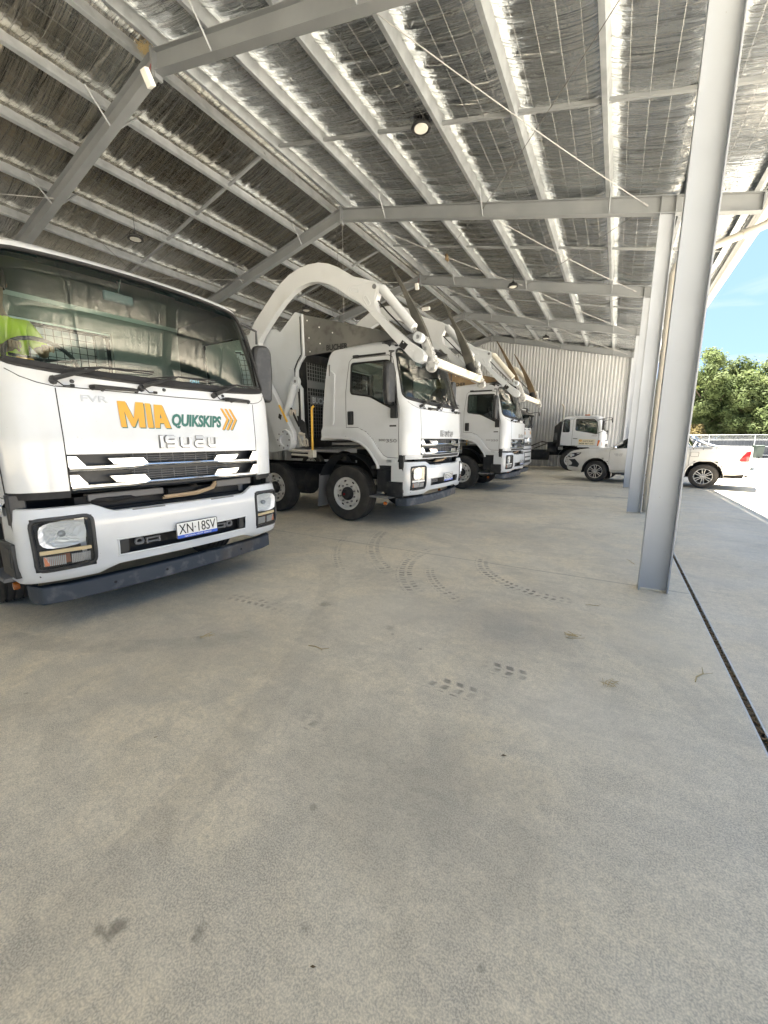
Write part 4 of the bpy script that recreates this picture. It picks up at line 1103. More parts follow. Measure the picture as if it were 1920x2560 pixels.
# logo : bold slanted letters
def logo(root):
    m=MB(); ms=MB()
    def put(poly,m_,off=0,dx=0,dz=0): m_.prism([(a+dx,b+dz) for a,b in poly],lambda a,b,t:cab.F(a,b,off+t),.002,.004)
    x0,z0,H=-.475,1.600,.205
    M_=[[(0,0),(.045,0),(.028,1),(-.012,1)],[(-.012,1),(.040,1),(.095,.30),(.080,.05),(.070,.05)],[(.080,.05),(.095,.30),(.150,1),(.178,1),(.1,.05)],[(.125,0),(.178,0),(.178,1),(.130,1)]]
    def sc_(p,dx=0): return [(x0+a+dx,z0+b*H) for a,b in p]
    Mp=[[(.0,0),(.040,0),(.033,.62),(.028,1),(-.008,1)],[(.020,1),(.050,1),(.098,.34),(.088,.02),(.078,.02),(.033,.62)],[(.088,.02),(.098,.34),(.125,1),(.150,1),(.148,.55),(.098,.02)],[(.133,0),(.180,0),(.184,1),(.134,1)]]
    Ip=[[(.200,0),(.244,0),(.238,.98),(.196,.98)]]
    Ap=[[(.256,0),(.296,0),(.318,.95),(.266,.95)],[(.290,.95),(.334,.95),(.392,0),(.346,0)],[(.285,.20),(.350,.20),(.345,.40),(.290,.40)]]
    for p in Mp+Ip+Ap:
        put(sc_(p),ms,0,.008,-.008); 
    for p in Mp+Ip+Ap: put(sc_(p),m,.003)
    a=m.build('logo_lettering','logo_y',root,smooth=0); ms.build('logo_shadow','logo_g',root,smooth=0)
    # QUIKSKIPS, slightly falling to the right like the real decal
    def fn(a,b,t): return cab.F(a,b,t+.002)
    text_on('QUIKSKIPS',(-.068,1.598,.430,1.728),fn,.002,shear=.2,offset=.042).build('logo_lettering','logo_g',root,smooth=0)
    m=MB();ms=MB()
    for k in range(3):
        dx=.430+.048*k; z=1.598;h=.205
        ch=[(dx,z),(dx+.022,z),(dx+.088,z+h*.5),(dx+.022,z+h),(dx,z+h),(dx+.062,z+h*.5)]
        ms.prism([(a+.009,b-.006) for a,b in ch],lambda a,b,t:cab.F(a,b,t),.002,.0035)
        m.prism(ch,lambda a,b,t:cab.F(a,b,t),.004,.006)
    m.build('logo_chevron','logo_y',root,smooth=0); ms.build('logo_shadow','logo_g',root,smooth=0)
logo(t1)
text_on('FVR',(-.715,1.785,-.545,1.832),lambda a,b,t:cab.F(a,b,t+.002),.006,offset=.01).build('model_lettering','silvertxt',t1,smooth=0)
# sticker
text_on('QRH',(.17,2.02,.26,2.05),lambda a,b,t:cab.F(a,b,t-.004),.0,offset=.01).build('screen_sticker',mat('pale_blue_sticker',(.25,.55,.75),.5),t1,smooth=0)
MB().prism([(-1.02,2.06),(-.93,2.05),(-.93,2.07),(-1.02,2.08)],lambda a,b,t:cab.F(a,b,t),-.02,-.018).build('warning_sticker','logo_y',t1,smooth=0)
# guard and body behind the near cab
m=MB()
for v in frange(-1.1,1.1,.075): m.box((-2.02,v,2.0),(.006,.006,1.4))
for z in frange(1.3,2.7,.075): m.box((-2.02,0,z),(.006,2.2,.006))
m.build('mesh_guard','dark',t1,smooth=0)
m=MB(); 
for v in (-1.12,1.12,.25): m.box((-2.03,v,1.9),(.06,.08,1.65))
m.box((-2.03,0,2.74),(.06,2.3,.06)); m.build('guard_frame','steel',t1,smooth=0)
m=MB(); m.box((-4.9,0,1.85),(4.6,2.36,2.1)); m.build('tray_body','offwhite',t1,bevel=.03)
m=MB(); m.box((-2.42,.0,2.0),(.06,2.4,1.1)); m.build('headboard','offwhite',t1,bevel=.01)
# ------------------------------------------------------------------ front-loader trucks
def front_loader(root,lift,hopmat,side_text=True):
    def sidefn(v): return lambda a,b,t:(a,v+t,b)
    for s in (-1,1):
        prof=[(-2.485,3.82),(-2.31,3.757),(-2.30,3.04),(-2.42,2.93),(-2.50,2.80),(-2.50,2.58),(-2.40,2.46),(-2.40,1.38),(-3.2,1.25),(-9.2,1.25),(-9.2,3.60),(-3.03,3.60),(-2.90,3.52)]
        m=MB(); m.prism(prof,sidefn(s*1.15),-.03,.03); sp=m.build('body_side','offwhite',root)
        m=MB(); m.tube([(a,s*1.185,b) for a,b in ((-2.31,3.75),(-2.30,3.04),(-2.42,2.93),(-2.50,2.80),(-2.50,2.58),(-2.40,2.46),(-2.40,1.38))],.022,6); m.build('edge_flange','white',sp)
        m=MB(); m.tube([(-2.36,s*1.19,3.06),(-2.36,s*1.19,3.72)],.008,5); m.tube([(-2.53,s*1.2,2.6),(-2.53,s*1.2,2.82),(-2.45,s*1.2,2.95),(-2.36,s*1.2,3.05)],.010,6); m.tube([(-2.43,s*1.2,2.45),(-2.43,s*1.2,1.6)],.010,6); m.build('rubber_edge','seal',sp)
        m=MB(); m.prism(rpoly([(-2.75,2.72),(-2.68,2.86),(-2.55,2.80),(-2.40,2.62),(-2.42,2.45),(-2.66,2.5),(-2.80,2.2),(-2.84,2.5)],.04),sidefn(s*1.19),-.012,.012); m.build('pivot_bracket','offwhite',sp,bevel=.006)
        m=MB(); m.tube([(-2.50,s*1.16,2.59),(-2.50,s*1.235,2.59)],.085,16); pb=m.build('upper_pivot','offwhite',sp,bevel=.01); MB().tube([(-2.50,s*1.235,2.59),(-2.50,s*1.24,2.59)],.03,8).build('pivot_pin','grey_pl',pb)
        # hopper guard plates above the cab
        tv=lambda a:1.16-.32*(a+2.30)/2.0
        m=MB(); m.prism([(-2.30,3.75),(-.32,3.20),(-.30,3.17),(-.60,3.16),(-1.3,3.09),(-2.30,3.03)],lambda a,b,t:(a,s*tv(a)+t,b),-.006,.006); hp=m.build('hopper_side_plate',hopmat,root)
        m=MB()
        for a,b in ((-2.22,3.64),(-2.19,3.34),(-2.18,3.10),(-1.97,3.50),(-1.96,3.22),(-1.70,3.38)): m.tube([(a,s*(tv(a)+.005),b),(a,s*(tv(a)+.012),b)],.012,8)
        m.build('plate_bolt','plate_w',hp)
        if s<0: text_on('BUCHER',(-1.83,3.085,-1.40,3.185),lambda a,b,t:(a,-tv(a)-.008-t,b),.003,offset=.03).build('hopper_lettering','ink',hp,smooth=0)
        # arm
        arm=[(-2.90,1.40),(-3.03,1.55),(-3.22,2.12),(-3.50,2.75),(-3.68,3.15),(-3.70,3.32),(-3.64,3.50),(-3.475,3.714),(-3.30,3.86),(-3.08,4.02),(-2.88,4.17),(-2.68,4.30),(-2.46,4.40),(-2.24,4.453),(-2.0,4.47),(-1.77,4.452),(-1.56,4.39),(-1.36,4.295),(-1.16,4.17),(-1.04,4.09),(-.85,4.02),(-.67,3.95),(-.60,3.92),(-.55,3.85),(-.56,3.76),(-.62,3.64),(-.58,3.50),(-.42,3.34),(.0,2.98),(.20,2.84),(.27,2.75),(.25,2.67),(.17,2.64),(.08,2.68),(-.33,3.08),(-.756,3.525),(-.95,3.69),(-1.16,3.82),(-1.31,3.93),(-1.46,4.02),(-1.62,4.10),(-1.78,4.15),(-1.93,4.175),(-2.08,4.174),(-2.25,4.14),(-2.42,4.08),(-2.59,3.99),(-2.82,3.83),(-3.07,3.63),(-3.25,3.48),(-3.34,3.36),(-3.34,3.15),(-3.20,2.72),(-3.11,2.57),(-2.53,1.64),(-2.52,1.48),(-2.60,1.36),(-2.74,1.30)]
        va=s*1.27
        m=MB(); m.prism(arm,sidefn(va),-.055,.055); am=m.build('loader_arm','white' if hopmat=='hopper' else 'offwhite',root,bevel=.006)
        so_=va+s*.055
        m=MB()
        def slot(cx,cz,ang,l=.11,w_=.032):
            p=[]
            for k in range(16):
                t=2*PI*k/16; x=math.cos(t)*w_+(l/2 if math.cos(t)>0 else -l/2); z=math.sin(t)*w_
                p.append((cx+x*math.cos(ang)-z*math.sin(ang),so_,cz+x*math.sin(ang)+z*math.cos(ang)))
            m.tube(p,.008,5,closed=True)
        slot(-1.02,3.88,-.12);slot(-.78,3.68,-1.0,.12)
        br=[(-1.16,3.86),(-1.12,3.96),(-.66,3.94),(-.57,3.86),(-.64,3.70),(-.63,3.52),(-.71,3.52),(-.92,3.70)]
        m.tube([(a,so_,b) for a,b in rpoly(br,.05)],.008,5,closed=True)
        m.build('bracket_outline','white',am)
        m=MB(); m.tube([(-.63,so_,3.86),(-.63,so_+s*.02,3.86)],.035,12); m.build('arm_pin','grey_pl',am)
        m=MB(); m.prism([(-.19,2.98),(-.09,2.91),(-.02,2.98),(-.12,3.06)],lambda a,b,t:(a,so_+s*t,b-.05),0,.003); m.prism([(-2.90,1.93),(-2.83,1.88),(-2.80,1.97),(-2.87,2.01)],lambda a,b,t:(a,so_+s*t,b),0,.003); m.build('data_label','ink',am,smooth=0)
        m=MB(); m.tube([(.17,so_,2.74),(.17,so_+s*.012,2.74)],.085,18)
        for a,b in ((-.1,2.97),(.02,2.86),(.06,2.83),(-2.93,1.9),(-2.76,2.0)): m.tube([(a,so_,b),(a,so_+s*.006,b)],.012,8)
        m.build('end_disc','white',am,bevel=.004)
        # pivot ring
        m=MB(); m.lathe([(.11,s*.06),(.20,s*.06),(.205,s*.04),(.205,-s*.10),(.11,-s*.10)],(-2.74,so_-s*.02,1.50),'y',28,closed=True); pr=m.build('pivot_ring','white' if hopmat=='hopper' else 'cream',am)
        m=MB()
        for k in range(8):
            a=2*PI*k/8; m.tube([(-2.74+.155*math.cos(a),so_+s*.03,1.50+.155*math.sin(a)),(-2.74+.155*math.cos(a),so_+s*.05,1.50+.155*math.sin(a))],.017,8)
        m.build('ring_bolt','grey_pl',pr)
        MB().lathe([(0,0),(.11,0)],(-2.74,so_-s*.04,1.50),'y',20).build('ring_bore','offwhite',pr)
        # lift cylinder
        m=MB(); m.tube([(-2.52,s*1.23,2.55),(-2.78,s*1.23,1.98)],.075,14); cy_=m.build('lift_cylinder','offwhite',root); MB().tube([(-2.78,s*1.23,1.98),(-2.86,s*1.23,1.80)],.035,10).build('cylinder_rod','chrome',cy_)
        # tilt cylinder on the arm
        m=MB(); A_=Vector((-.63,s*1.27,3.84));B_=Vector((.02,s*1.27,3.14)); off_=Vector((.05,s*.0,.05))
        m.tube([A_+off_*.6,A_.lerp(B_,.08)+off_],.045,10); m.tube([A_.lerp(B_,.08)+off_,B_+off_*.6],.070,16); tcy=m.build('tilt_cylinder','white' if hopmat=='hopper' else 'cream',root,bevel=.01)
        m=MB(); m.tube([B_+off_*.6,B_+Vector((.09,0,-.09))],.03,10); m.build('cylinder_rod','chrome',tcy)
        m=MB(); c=B_+Vector((.12,0,-.12)); m.lathe([(.035,.06),(.075,.06),(.075,-.06),(.035,-.06)],c,'y',18,closed=True); m.build('rod_eye','offwhite',tcy)
        m=MB(); m.tube([A_+Vector((-.05,s*-.02,-.10)),A_.lerp(B_,.5)+Vector((-.08,s*.03,-.05)),B_+Vector((-.08,0,-.02))],.012,6); m.build('hydraulic_hose','seal',tcy)
        # fork crank and tine
        m=MB(); m.prism([(.08,3.08),(.20,3.06),(.30,2.85),(.36,2.62),(.28,2.58),(.20,2.66),(.14,2.90)],lambda a,b,t:(a,s*(1.15+t),b),-.02,.02)
        m.prism([(.08,3.08),(.20,3.06),(.30,2.85),(.36,2.62),(.28,2.58),(.20,2.66),(.14,2.90)],lambda a,b,t:(a,s*(1.08+t),b),-.012,.012)
        for k in range(7): m.box((.24+.02*k,s*(1.10-.02*(k%2)),2.90-.045*k),(.07,.10,.05),Matrix.Rotation(.5+k,3,'Y'))
        m.lathe([(0,-.05),(.08,-.05),(.085,0),(.08,.05),(0,.05)],(.31,s*1.17,2.60),'y',16)
        m.build('fork_crank','bracket',root,bevel=.006)
        m=MB(); T0=Vector((.20,s*1.0,2.78));T1_=Vector((-.52,s*1.0,4.24)); d=(T1_-T0).normalized(); n=Vector((d.z,0,-d.x))
        hw=[.075,.085,.085,.07,.055,.04,.03,.02,.012];N=len(hw); vs=[]
        for i,h in enumerate(hw):
            c=T0.lerp(T1_,i/(N-1)); c=c+n*(.05*math.sin(PI*i/(N-1))); th=.05 if i<5 else .03
            vs+= [c+n*h+Vector((0,th,0)),c+n*h-Vector((0,th,0)),c-n*h-Vector((0,th,0)),c-n*h+Vector((0,th,0))]
        fs=[(4*i+k,4*i+(k+1)%4,4*i+4+(k+1)%4,4*i+4+k) for i in range(N-1) for k in range(4)]+[(0,1,2,3),(4*N-1,4*N-2,4*N-3,4*N-4)]
        m.add(vs,fs); m.build('fork_tine','tine' if hopmat=='hopper' else 'tine2',root,bevel=.008)
        MB().tube([T0.lerp(T1_,.03),T0.lerp(T1_,.14)],[.10,.09],12).build('tine_clamp','seal',root)
        # handrail
        m=MB(); m.tube([(-2.06,s*1.22,2.12),(-2.09,s*1.24,2.09),(-2.10,s*1.24,2.04),(-2.11,s*1.24,1.31)],.022,8); m.build('handrail','yellow',root)
        m=MB(); m.tube([(-2.75,s*1.20,1.30),(-2.10,s*1.20,1.28)],.03,6); m.tube([(-2.70,s*1.2,1.22),(-2.10,s*1.2,1.20)],.022,6); m.box((-2.14,s*1.22,1.24),(.12,.10,.14)); m.build('valve_rail','cream',root)
        m=MB()
        for k in range(6):
            a=.12*k; m.tube([(-2.5+a*.3,s*1.2,1.95-a*.2),(-2.42+a*.3,s*1.22,1.70-a*.3),(-2.30+.02*k,s*1.15,1.60-a*.3)],.016,6)
        m.tube([(-2.60,s*1.27,2.1),(-2.52,s*1.27,1.95),(-2.42,s*1.25,1.75)],.02,6); m.tube([(-2.45,s*1.2,2.4),(-2.44,s*1.2,2.1),(-2.46,s*1.2,1.9)],.016,6)
        m.build('hydraulic_hose','seal',root)
        m=MB()
        for k in range(5): m.tube([(-2.48+.05*k,s*1.22,1.58-.06*(k%3)),(-2.43+.05*k,s*1.25,1.50-.07*(k%2)),(-2.44+.05*k,s*1.22,1.38)],.018,6)
        m.box((-2.58,s*1.25,2.02),(.08,.10,.10)); m.tube([(-2.46,s*1.21,1.62),(-2.30,s*1.21,1.60)],.035,8); m.build('hydraulic_fitting','cream',root)
        # yellow stripe on the arm foot
        m=MB(); m.tube([(-2.86,so_,2.16),(-2.66,so_,1.84)],.022,5); m.build('warning_stripe','yellow',am)
    # front wall of the body with mesh guard
    m=MB(); m.box((-2.62,0,2.2),(.06,2.2,1.7)); m.box((-2.6,0,3.35),(.06,2.25,.7)); m.box((-6.0,0,3.5),(6.6,2.25,.12)); m.box((-6,0,1.5),(6.5,2.0,.3)); m.build('body_front_wall','dark',root)
    m=MB()
    for v in frange(-1.05,1.05,.07): m.box((-2.36,v,2.25),(.008,.008,1.4))
    for z in frange(1.6,2.9,.07): m.box((-2.36,0,z),(.008,2.1,.008))
    m.box((-2.355,0,2.55),(.01,2.1,.13)); gd=m.build('mesh_guard','grey_pl',root,smooth=0)
    m=MB(); m.box((-2.34,-.68,2.26),(.012,.62,.16)); sg=m.build('guard_sign','grey_pl',gd)
    text_on('BUCHER',(-.95,2.20,-.42,2.32),lambda a,b,t:(-2.332+t,a,b),.002,offset=.03).build('sign_lettering','offwhite',sg,smooth=0)
    # canopy floor over the cab, joining the two plates
    m=MB(); m.add([(-2.3,-1.14,3.10),(-2.3,1.14,3.10),(-.34,.84,3.175),(-.34,-.84,3.175),(-2.3,-1.14,3.14),(-2.3,1.14,3.14),(-.34,.84,3.20),(-.34,-.84,3.20)],[(0,3,2,1),(4,5,6,7),(0,1,5,4),(1,2,6,5),(2,3,7,6),(3,0,4,7)]); m.build('hopper_floor','seal',root)
    # cross beam between the arm ends
    m=MB(); m.box((.27,0,2.70),(.15,2.22,.13),Matrix.Rotation(.25,3,'Y')); m.build('cross_beam','beam',root,bevel=.012)
    if side_text: text_on('Force FL335',(-4.98,3.335,-4.11,3.43),lambda a,b,t:(a,-1.182-t,b),.001).build('side_lettering','greytxt',root,smooth=0)
    # camera and beacon bits on the cab roof corner
    m=MB(); m.box((-.58,-1.0,3.02),(.16,.14,.14)); m.tube([(-.5,-1.0,3.09),(-.48,-1.0,3.16)],.01,6); m.build('side_camera','black',root,bevel=.01)
    m=MB(); 
    for s in (-1,1): m.tube([(-1.2,s*.98,3.02),(-.4,s*.98,3.03)],.015,6)
    m.build('roof_rail','seal',root)
LIFT=.13
def loader_truck(T,name_label,hopmat,lab2,axles,plate_text):
    t=empty('front_loader_truck',T[0],T[1],name_label,'truck','white trucks parked nose-out in a row')
    make_cab(t,LIFT,True); bo,bc=make_bumper(t,LIFT,False); plate(t,bc,plate_text,LIFT); chassis(t,LIFT,axles=axles,x1=-9.2,barlift=.13)
    for a in axles:
        for s in (-1,1): wheel(t,a,s*1.0,s)
    front_loader(t,LIFT,hopmat,hopmat=='hopper')
    # lower grille in the valance under the chrome bars
    m=MB(); vs=[]
    for v in frange(-1.165,1.165,.04): vs+=[CAB.F(v,1.118,-.002),CAB.F(v,1.045,-.006)]
    n=len(vs)//2; m.add(vs,[(2*i,2*i+2,2*i+3,2*i+1) for i in range(n-1)]); m.build('lower_valance','white',t,loc=(0,0,LIFT))
    m=MB(); m.prism([(-.78,1.065),(.78,1.065),(.84,1.112),(-.84,1.112)],lambda a,b,t_:CAB.F(a,b,t_),-.004,.004)
    # black valance grille follows the curved front
    m=MB(); vs=[]
    for v in frange(-.80,.80,.05): vs+=[CAB.F(v,1.108,.004),CAB.F(v,1.062,.002)]
    n=len(vs)//2; m.add(vs,[(2*i,2*i+2,2*i+3,2*i+1) for i in range(n-1)]); m.build('valance_grille','seal',t,loc=(0,0,LIFT))
    # door badges
    for s in (-1,):
        def fn(a,b,t_): return CAB.S(a,b,s,t_+.002)
        text_on('300',(-.66,1.345,-.52,1.385),fn,.003,offset=.02).build('model_lettering','greytxt',t,smooth=0,loc=(0,0,LIFT))
        text_on('350',(-.51,1.325,-.30,1.385),fn,.003,offset=.02).build('model_lettering','greytxt',t,smooth=0,loc=(0,0,LIFT))
        m=MB(); m.prism([(-.44,1.585),(-.31,1.585),(-.31,1.612),(-.44,1.612)],fn,0,.003); m.build('door_badge','ink',t,smooth=0,loc=(0,0,LIFT))
    return t
t2=loader_truck(T2,'white garbage truck with clean arched loader arm and dark grey hopper plate','hopper','',(-1.4,-3.32,-6.2,-7.5),'XO·51ZU')
t3=loader_truck(T3,'white garbage truck with grubby arm and rusty brown hopper plate','rust','',(-1.4,-6.2,-7.5),'XO·51ZX')
# ------------------------------------------------------------------ generic second-make cab (far trucks)
LVH=[(.40,-.02,1.10,-1.0),(.46,.04,1.14,-1.0),(.60,.05,1.15,-1.0),(1.0,.05,1.15,-1.0),(1.15,.04,1.15,-1.96),(1.6,.02,1.15,-1.96),(1.9,-.0,1.15,-1.94),(2.45,-.13,1.12,-1.90),(2.55,-.17,1.09,-1.86),(2.61,-.25,1.02,-1.79),(2.645,-.36,.9,-1.68),(2.66,-.52,.65,-1.5),(2.665,-.7,.3,-1.2)]
HC=Cab(LVH,p=8,bow=.08,cr=.22,flare=0)
HWS=rpoly([(-1.04,1.93),(-.5,1.88),(.5,1.88),(1.04,1.93),(.97,2.48),(.5,2.50),(-.5,2.50),(-.97,2.48)],.10,5)
HSW=rpoly([(-1.31,2.49),(-.55,2.47),(-.40,2.30),(-.385,1.77),(-.9,1.88),(-1.31,1.95)],.06)
HQW=rpoly([(-1.85,2.47),(-1.60,2.47),(-1.58,1.88),(-1.88,1.88)],.06)
HDOOR=[(-1.45,1.22),(-1.44,2.45),(-1.36,2.57),(-.55,2.55),(-.44,2.45),(-.32,1.9),(-.30,1.22)]
HARCH=[(-2.0,.3),(-2.0,1.22),(-1.30,1.22),(-1.0,1.12),(-.80,.95),(-.70,.75),(-.68,.3)]
ZH=frange(.40,1.15,.05)+frange(1.2,2.5,.035)+[2.53,2.56,2.585,2.61,2.63,2.645,2.655,2.66,2.665]
def other_cab(root,lift,visor,lettering=True,amber=True):
    L=(0,0,lift); c_=HC
    def cls(reg,side,a,z):
        if reg=='F': return None if inside((a,z),HWS) else ('low' if z<1.0 else 'cab_shell')
        if z<1.15 and a<-.66: return None
        if inside((a,z),HARCH) or inside((a,z),HSW) or inside((a,z),HQW): return None
        if inside((a,z),HDOOR): return 'dn' if side<0 else 'df'
        return 'cab_shell' if z>=1.0 else 'low'
    xs=[math.sin((-1+2*i/48)*PI/2) for i in range(49)]
    P,rows=cab_grid(c_,ZH,xs,50,cls); sh=P['cab_shell']; top=[p[0] for p in rows[-1]]; sh.add(top,[tuple(range(len(top)))])
    sh.build('cab_shell','white',root,loc=L,smooth=40); P['low'].build('bumper','white',root,loc=L,smooth=40)
    m=MB(); m.box((-1.93,0,1.5),(.03,2.2,.65)); m.box((-1.90,.85,2.15),(.03,.55,.7)); m.box((-1.90,-.85,2.15),(.03,.55,.7)); m.build('rear_wall','lining',root,loc=L)
    m=MB(); m.box((-1.0,0,1.25),(1.7,2.2,.04)); m.box((-.35,0,1.78),(.4,2.1,.14)); m.build('dashboard','grey_pl',root,loc=L)
    for v in (-.5,.5):
        st=MB(); st.box((-1.35,v,1.95),(.14,.44,.7)); st.box((-1.2,v,1.6),(.4,.44,.14)); st.build('seat','seat',root,loc=L,bevel=.04)
    m=MB(); m.tube([(-.72,-.5+.2*math.cos(k*PI/10),1.9+.13*math.sin(k*PI/10)) for k in range(20)],.016,6,closed=True); m.build('steering_wheel','seal',root,loc=L)
    for k,s in (('dn',-1),('df',1)):
        d=P[k].build('door','white',root,loc=L,smooth=40)
        MB().tube([c_.S(a,b,s,.001) for a,b in densify(HDOOR,.06)],.006,4,closed=True).build('door_gap','seal',d)
        p=densify(HSW,.05); MB().tube([c_.S(a,b,s,0) for a,b in p],.018,6,closed=True).build('window_seal','seal',d)
        m=MB(); m.add([c_.S(a,b,s,-.012) for a,b in p],[tuple(range(len(p)))]); m.build('window_glass','glass_dark',d,smooth=0)
        m=MB(); m.tube([c_.S(-1.40,1.57,s,.02),c_.S(-1.20,1.55,s,.02)],.018,6); m.build('handle','seal',d)
        p=densify(HQW,.05); qw=MB().tube([c_.S(a,b,s,0) for a,b in p],.018,6,closed=True).build('quarter_window','seal',root,loc=L)
        m=MB(); m.add([c_.S(a,b,s,-.008) for a,b in p],[tuple(range(len(p)))]); m.build('window_glass','glass_dark',qw,smooth=0)
        if amber:
            m=MB(); m.prism(rpoly([(-.34,1.22),(-.12,1.22),(-.14,1.38),(-.24,1.48),(-.32,1.49)],.03),lambda a,b,t:(c_.S(a,b,s,t+.004) if a<-.27 else c_.F(s*(1.15-.0),b,.0)+Vector((a-c_.us(b),s*(.004+t)-s*max(0,(a+.27))*.35,0))),-.01,.008); m.build('corner_indicator','amber',root,loc=L)
    p=densify(HWS,.05)
    def wc(reg,side,a,z): return 'g' if reg=='F' and inside((a,z),HWS) else None
    pg,_=cab_grid(c_,[z for z in ZH if z>1.7],xs,4,wc,off=-.008); ws=pg['g'].build('windscreen','glass',root,loc=L,smooth=60)
    MB().tube([c_.F(a,b,0) for a,b in p],.022,6,closed=True).build('windscreen_seal','seal',ws)
    for va in (-.7,-.05,.55):
        m=MB(); m.tube([c_.F(va,1.86,.03),c_.F(va+.25,1.93,.05),c_.F(va+.45,1.96,.04)],[.022,.014,.010],6); m.tube([c_.F(va,1.80,.03),c_.F(va+.14,1.78,.04)],.014,6); m.build('wiper','seal',root,loc=L)
    for z0,z1,w_ in ((1.44,1.48,.9),(1.16,1.30,.9),(1.02,1.06,.7),(.90,.95,1.1),(.72,.77,.5),(.52,.62,.62)):
        m=MB(); vs=[]
        for v in frange(-w_,w_,.06): vs+=[c_.F(v,z0,.006),c_.F(v,z1,.006)]
        n=len(vs)//2; m.add(vs,[(2*i,2*i+2,2*i+3,2*i+1) for i in range(n-1)]); m.build('front_slot','seal',root,loc=L)
    m=MB(); m.tube([c_.F(.16*math.cos(t),1.38+.13*math.sin(t),.02) for t in [k*PI/8 for k in range(16)]],.016,6,closed=True); m.tube([c_.F(-.09,1.29,.02),c_.F(-.06,1.38,.03),c_.F(.06,1.38,.03),c_.F(.09,1.29,.02)],.014,6); m.tube([c_.F(-.07,1.48,.02),c_.F(-.06,1.38,.03)],.014,6); m.tube([c_.F(.07,1.48,.02),c_.F(.06,1.38,.03)],.014,6)
    m.build('emblem','chrome',root,loc=L)
    for s in (-1,1):
        m=MB(); m.prism([(s*a,b) for a,b in rpoly([(.80,.62),(1.07,.62),(1.07,.86),(.80,.86)],.03)],lambda a,b,t:c_.F(a,b,t),-.01,.008); h=m.build('headlight','silvertxt',root,loc=L); 
        m=MB(); P0=c_.F(s*.86,.53,.006); m.lathe([(0,.01),(.05,.01),(.055,0)],P0,'x',14); m.build('fog_lamp','lamp_gl',root,loc=L)
        m=MB(); x=-.15; m.prism(rpoly([(0,0),(.17,0),(.18,.42),(0,.42)],.04),lambda a,b,t:(x+t,s*(1.25+a),1.95+b),-.05,.05); mi=m.build('door_mirror','black',root,loc=L,bevel=.02)
        m=MB(); m.tube([c_.S(-.4,2.42,s,0),(x,s*1.33,2.44),(x,s*1.33,1.9),c_.S(-.42,1.78,s,0)],.014,6); m.build('mirror_arm','seal',mi)
        m=MB(); m.tube([c_.S(-.34,2.45,s,0),(-.05,s*1.16,2.50),(.16,s*1.13,2.52)],.012,6); m.lathe([(0,-.03),(.07,-.02),(.085,.02),(.0,.045)],(.18,s*1.13,2.44),'x',14); m.build('front_mirror','seal',mi)
    if visor:
        m=MB(); vs=[]
        for v in frange(-1.06,1.06,.08):
            a=c_.F(v,2.52,.02); vs+=[a,Vector((a.x+.30-.12*(v*v),v*1.02,2.34)),Vector((a.x+.29-.12*(v*v),v*1.02,2.325)),Vector((a.x-.005,a.y,2.50))]
        n=len(vs)//4; m.add(vs,[(4*i+k,4*i+4+k,4*i+4+(k+1)%4,4*i+(k+1)%4) for i in range(n-1) for k in range(4)]); m.build('sun_visor','black',root,loc=L)
t4=empty('visor_truck',(-3.02,16.45,0),-.03,'white truck with dark sun visor mostly hidden behind the rusty-hoppered one','truck','white trucks parked nose-out in a row')
other_cab(t4,.10,True); chassis(t4,0,axles=(-1.3,-5.2))
text_on('MIA',(-.62,1.60,-.40,1.72),lambda a,b,t:HC.F(a,b,t+.003),.002,offset=.02).build('logo_lettering','logo_y',t4,smooth=0,loc=(0,0,.1))
text_on('MIA',(.35,1.62,.60,1.74),lambda a,b,t:HC.F(a,b,t+.003),.002,offset=.02).build('logo_lettering','logo_y',t4,smooth=0,loc=(0,0,.1))
for a in (-1.3,-5.2):
    for s in (-1,1): wheel(t4,a,s*.98,s)
m=MB(); m.box((-5,0,1.9),(5.4,2.3,1.6)); m.build('tipper_body','cream',t4,bevel=.03)
t5=empty('cab_chassis_truck',(-.42,22.65,0),0,'white cab-chassis truck with bare black frame against the ribbed end wall','truck','white trucks parked nose-out in a row')
other_cab(t5,0,False)
m=MB()
for s in (-1,1): m.box((-3.7,s*.43,.86),(5.2,.08,.26))
for x in (-2.3,-3.0,-3.8,-4.6,-5.6): m.box((x,0,.86),(.1,.85,.18))
m.box((-1.2,0,1.0),(1.4,.9,.4)); m.tube([(-2.5,-.75,.75),(-3.4,-.75,.75)],.27,14); m.box((-3.9,-.7,.72),(.6,.4,.4)); m.box((-2.35,-.6,1.15),(.4,.9,.5)); m.box((-4.6,-.72,.78),(.5,.35,.3))
m.tube([(-2.1,-.5,1.25),(-2.9,-.5,1.42),(-3.6,-.45,1.12),(-4.4,-.45,1.02)],.03,6); m.tube([(-2.3,.3,1.2),(-2.8,.3,1.3),(-3.4,.3,1.05)],.03,6)
m.build('chassis_frame','dark',t5,smooth=0)
m=MB(); m.prism([(-2.02,1.15),(-2.02,2.4),(-2.28,2.15),(-2.32,1.15)],lambda a,b,t:(a,t,b),-1.05,1.05); m.build('air_deflector','seal',t5)
m=MB(); m.tube([(-2.12,.95,1.1),(-2.12,.95,3.15),(-2.16,.95,3.28),(-2.24,.95,3.38)],[.05,.05,.045,.05],10); m.build('exhaust_stack','cream',t5)
m=MB(); m.tube([(-2.2,-1.0,1.5),(-2.2,-1.0,1.85)],.09,10); m.build('air_cleaner','hopper',t5)
m=MB(); m.box((-.9,-.3,2.70),(.22,.14,.06)); m.build('roof_beacon','amber',t5,bevel=.01)
def hfn(a,b,t): return HC.S(a,b,-1,t)
m=MB(); m.prism([(-1.16,1.27),(-.44,1.25),(-.42,1.52),(-1.15,1.54)],hfn,.0,.004); sg=m.build('door_sign','signcream',t5,smooth=0)
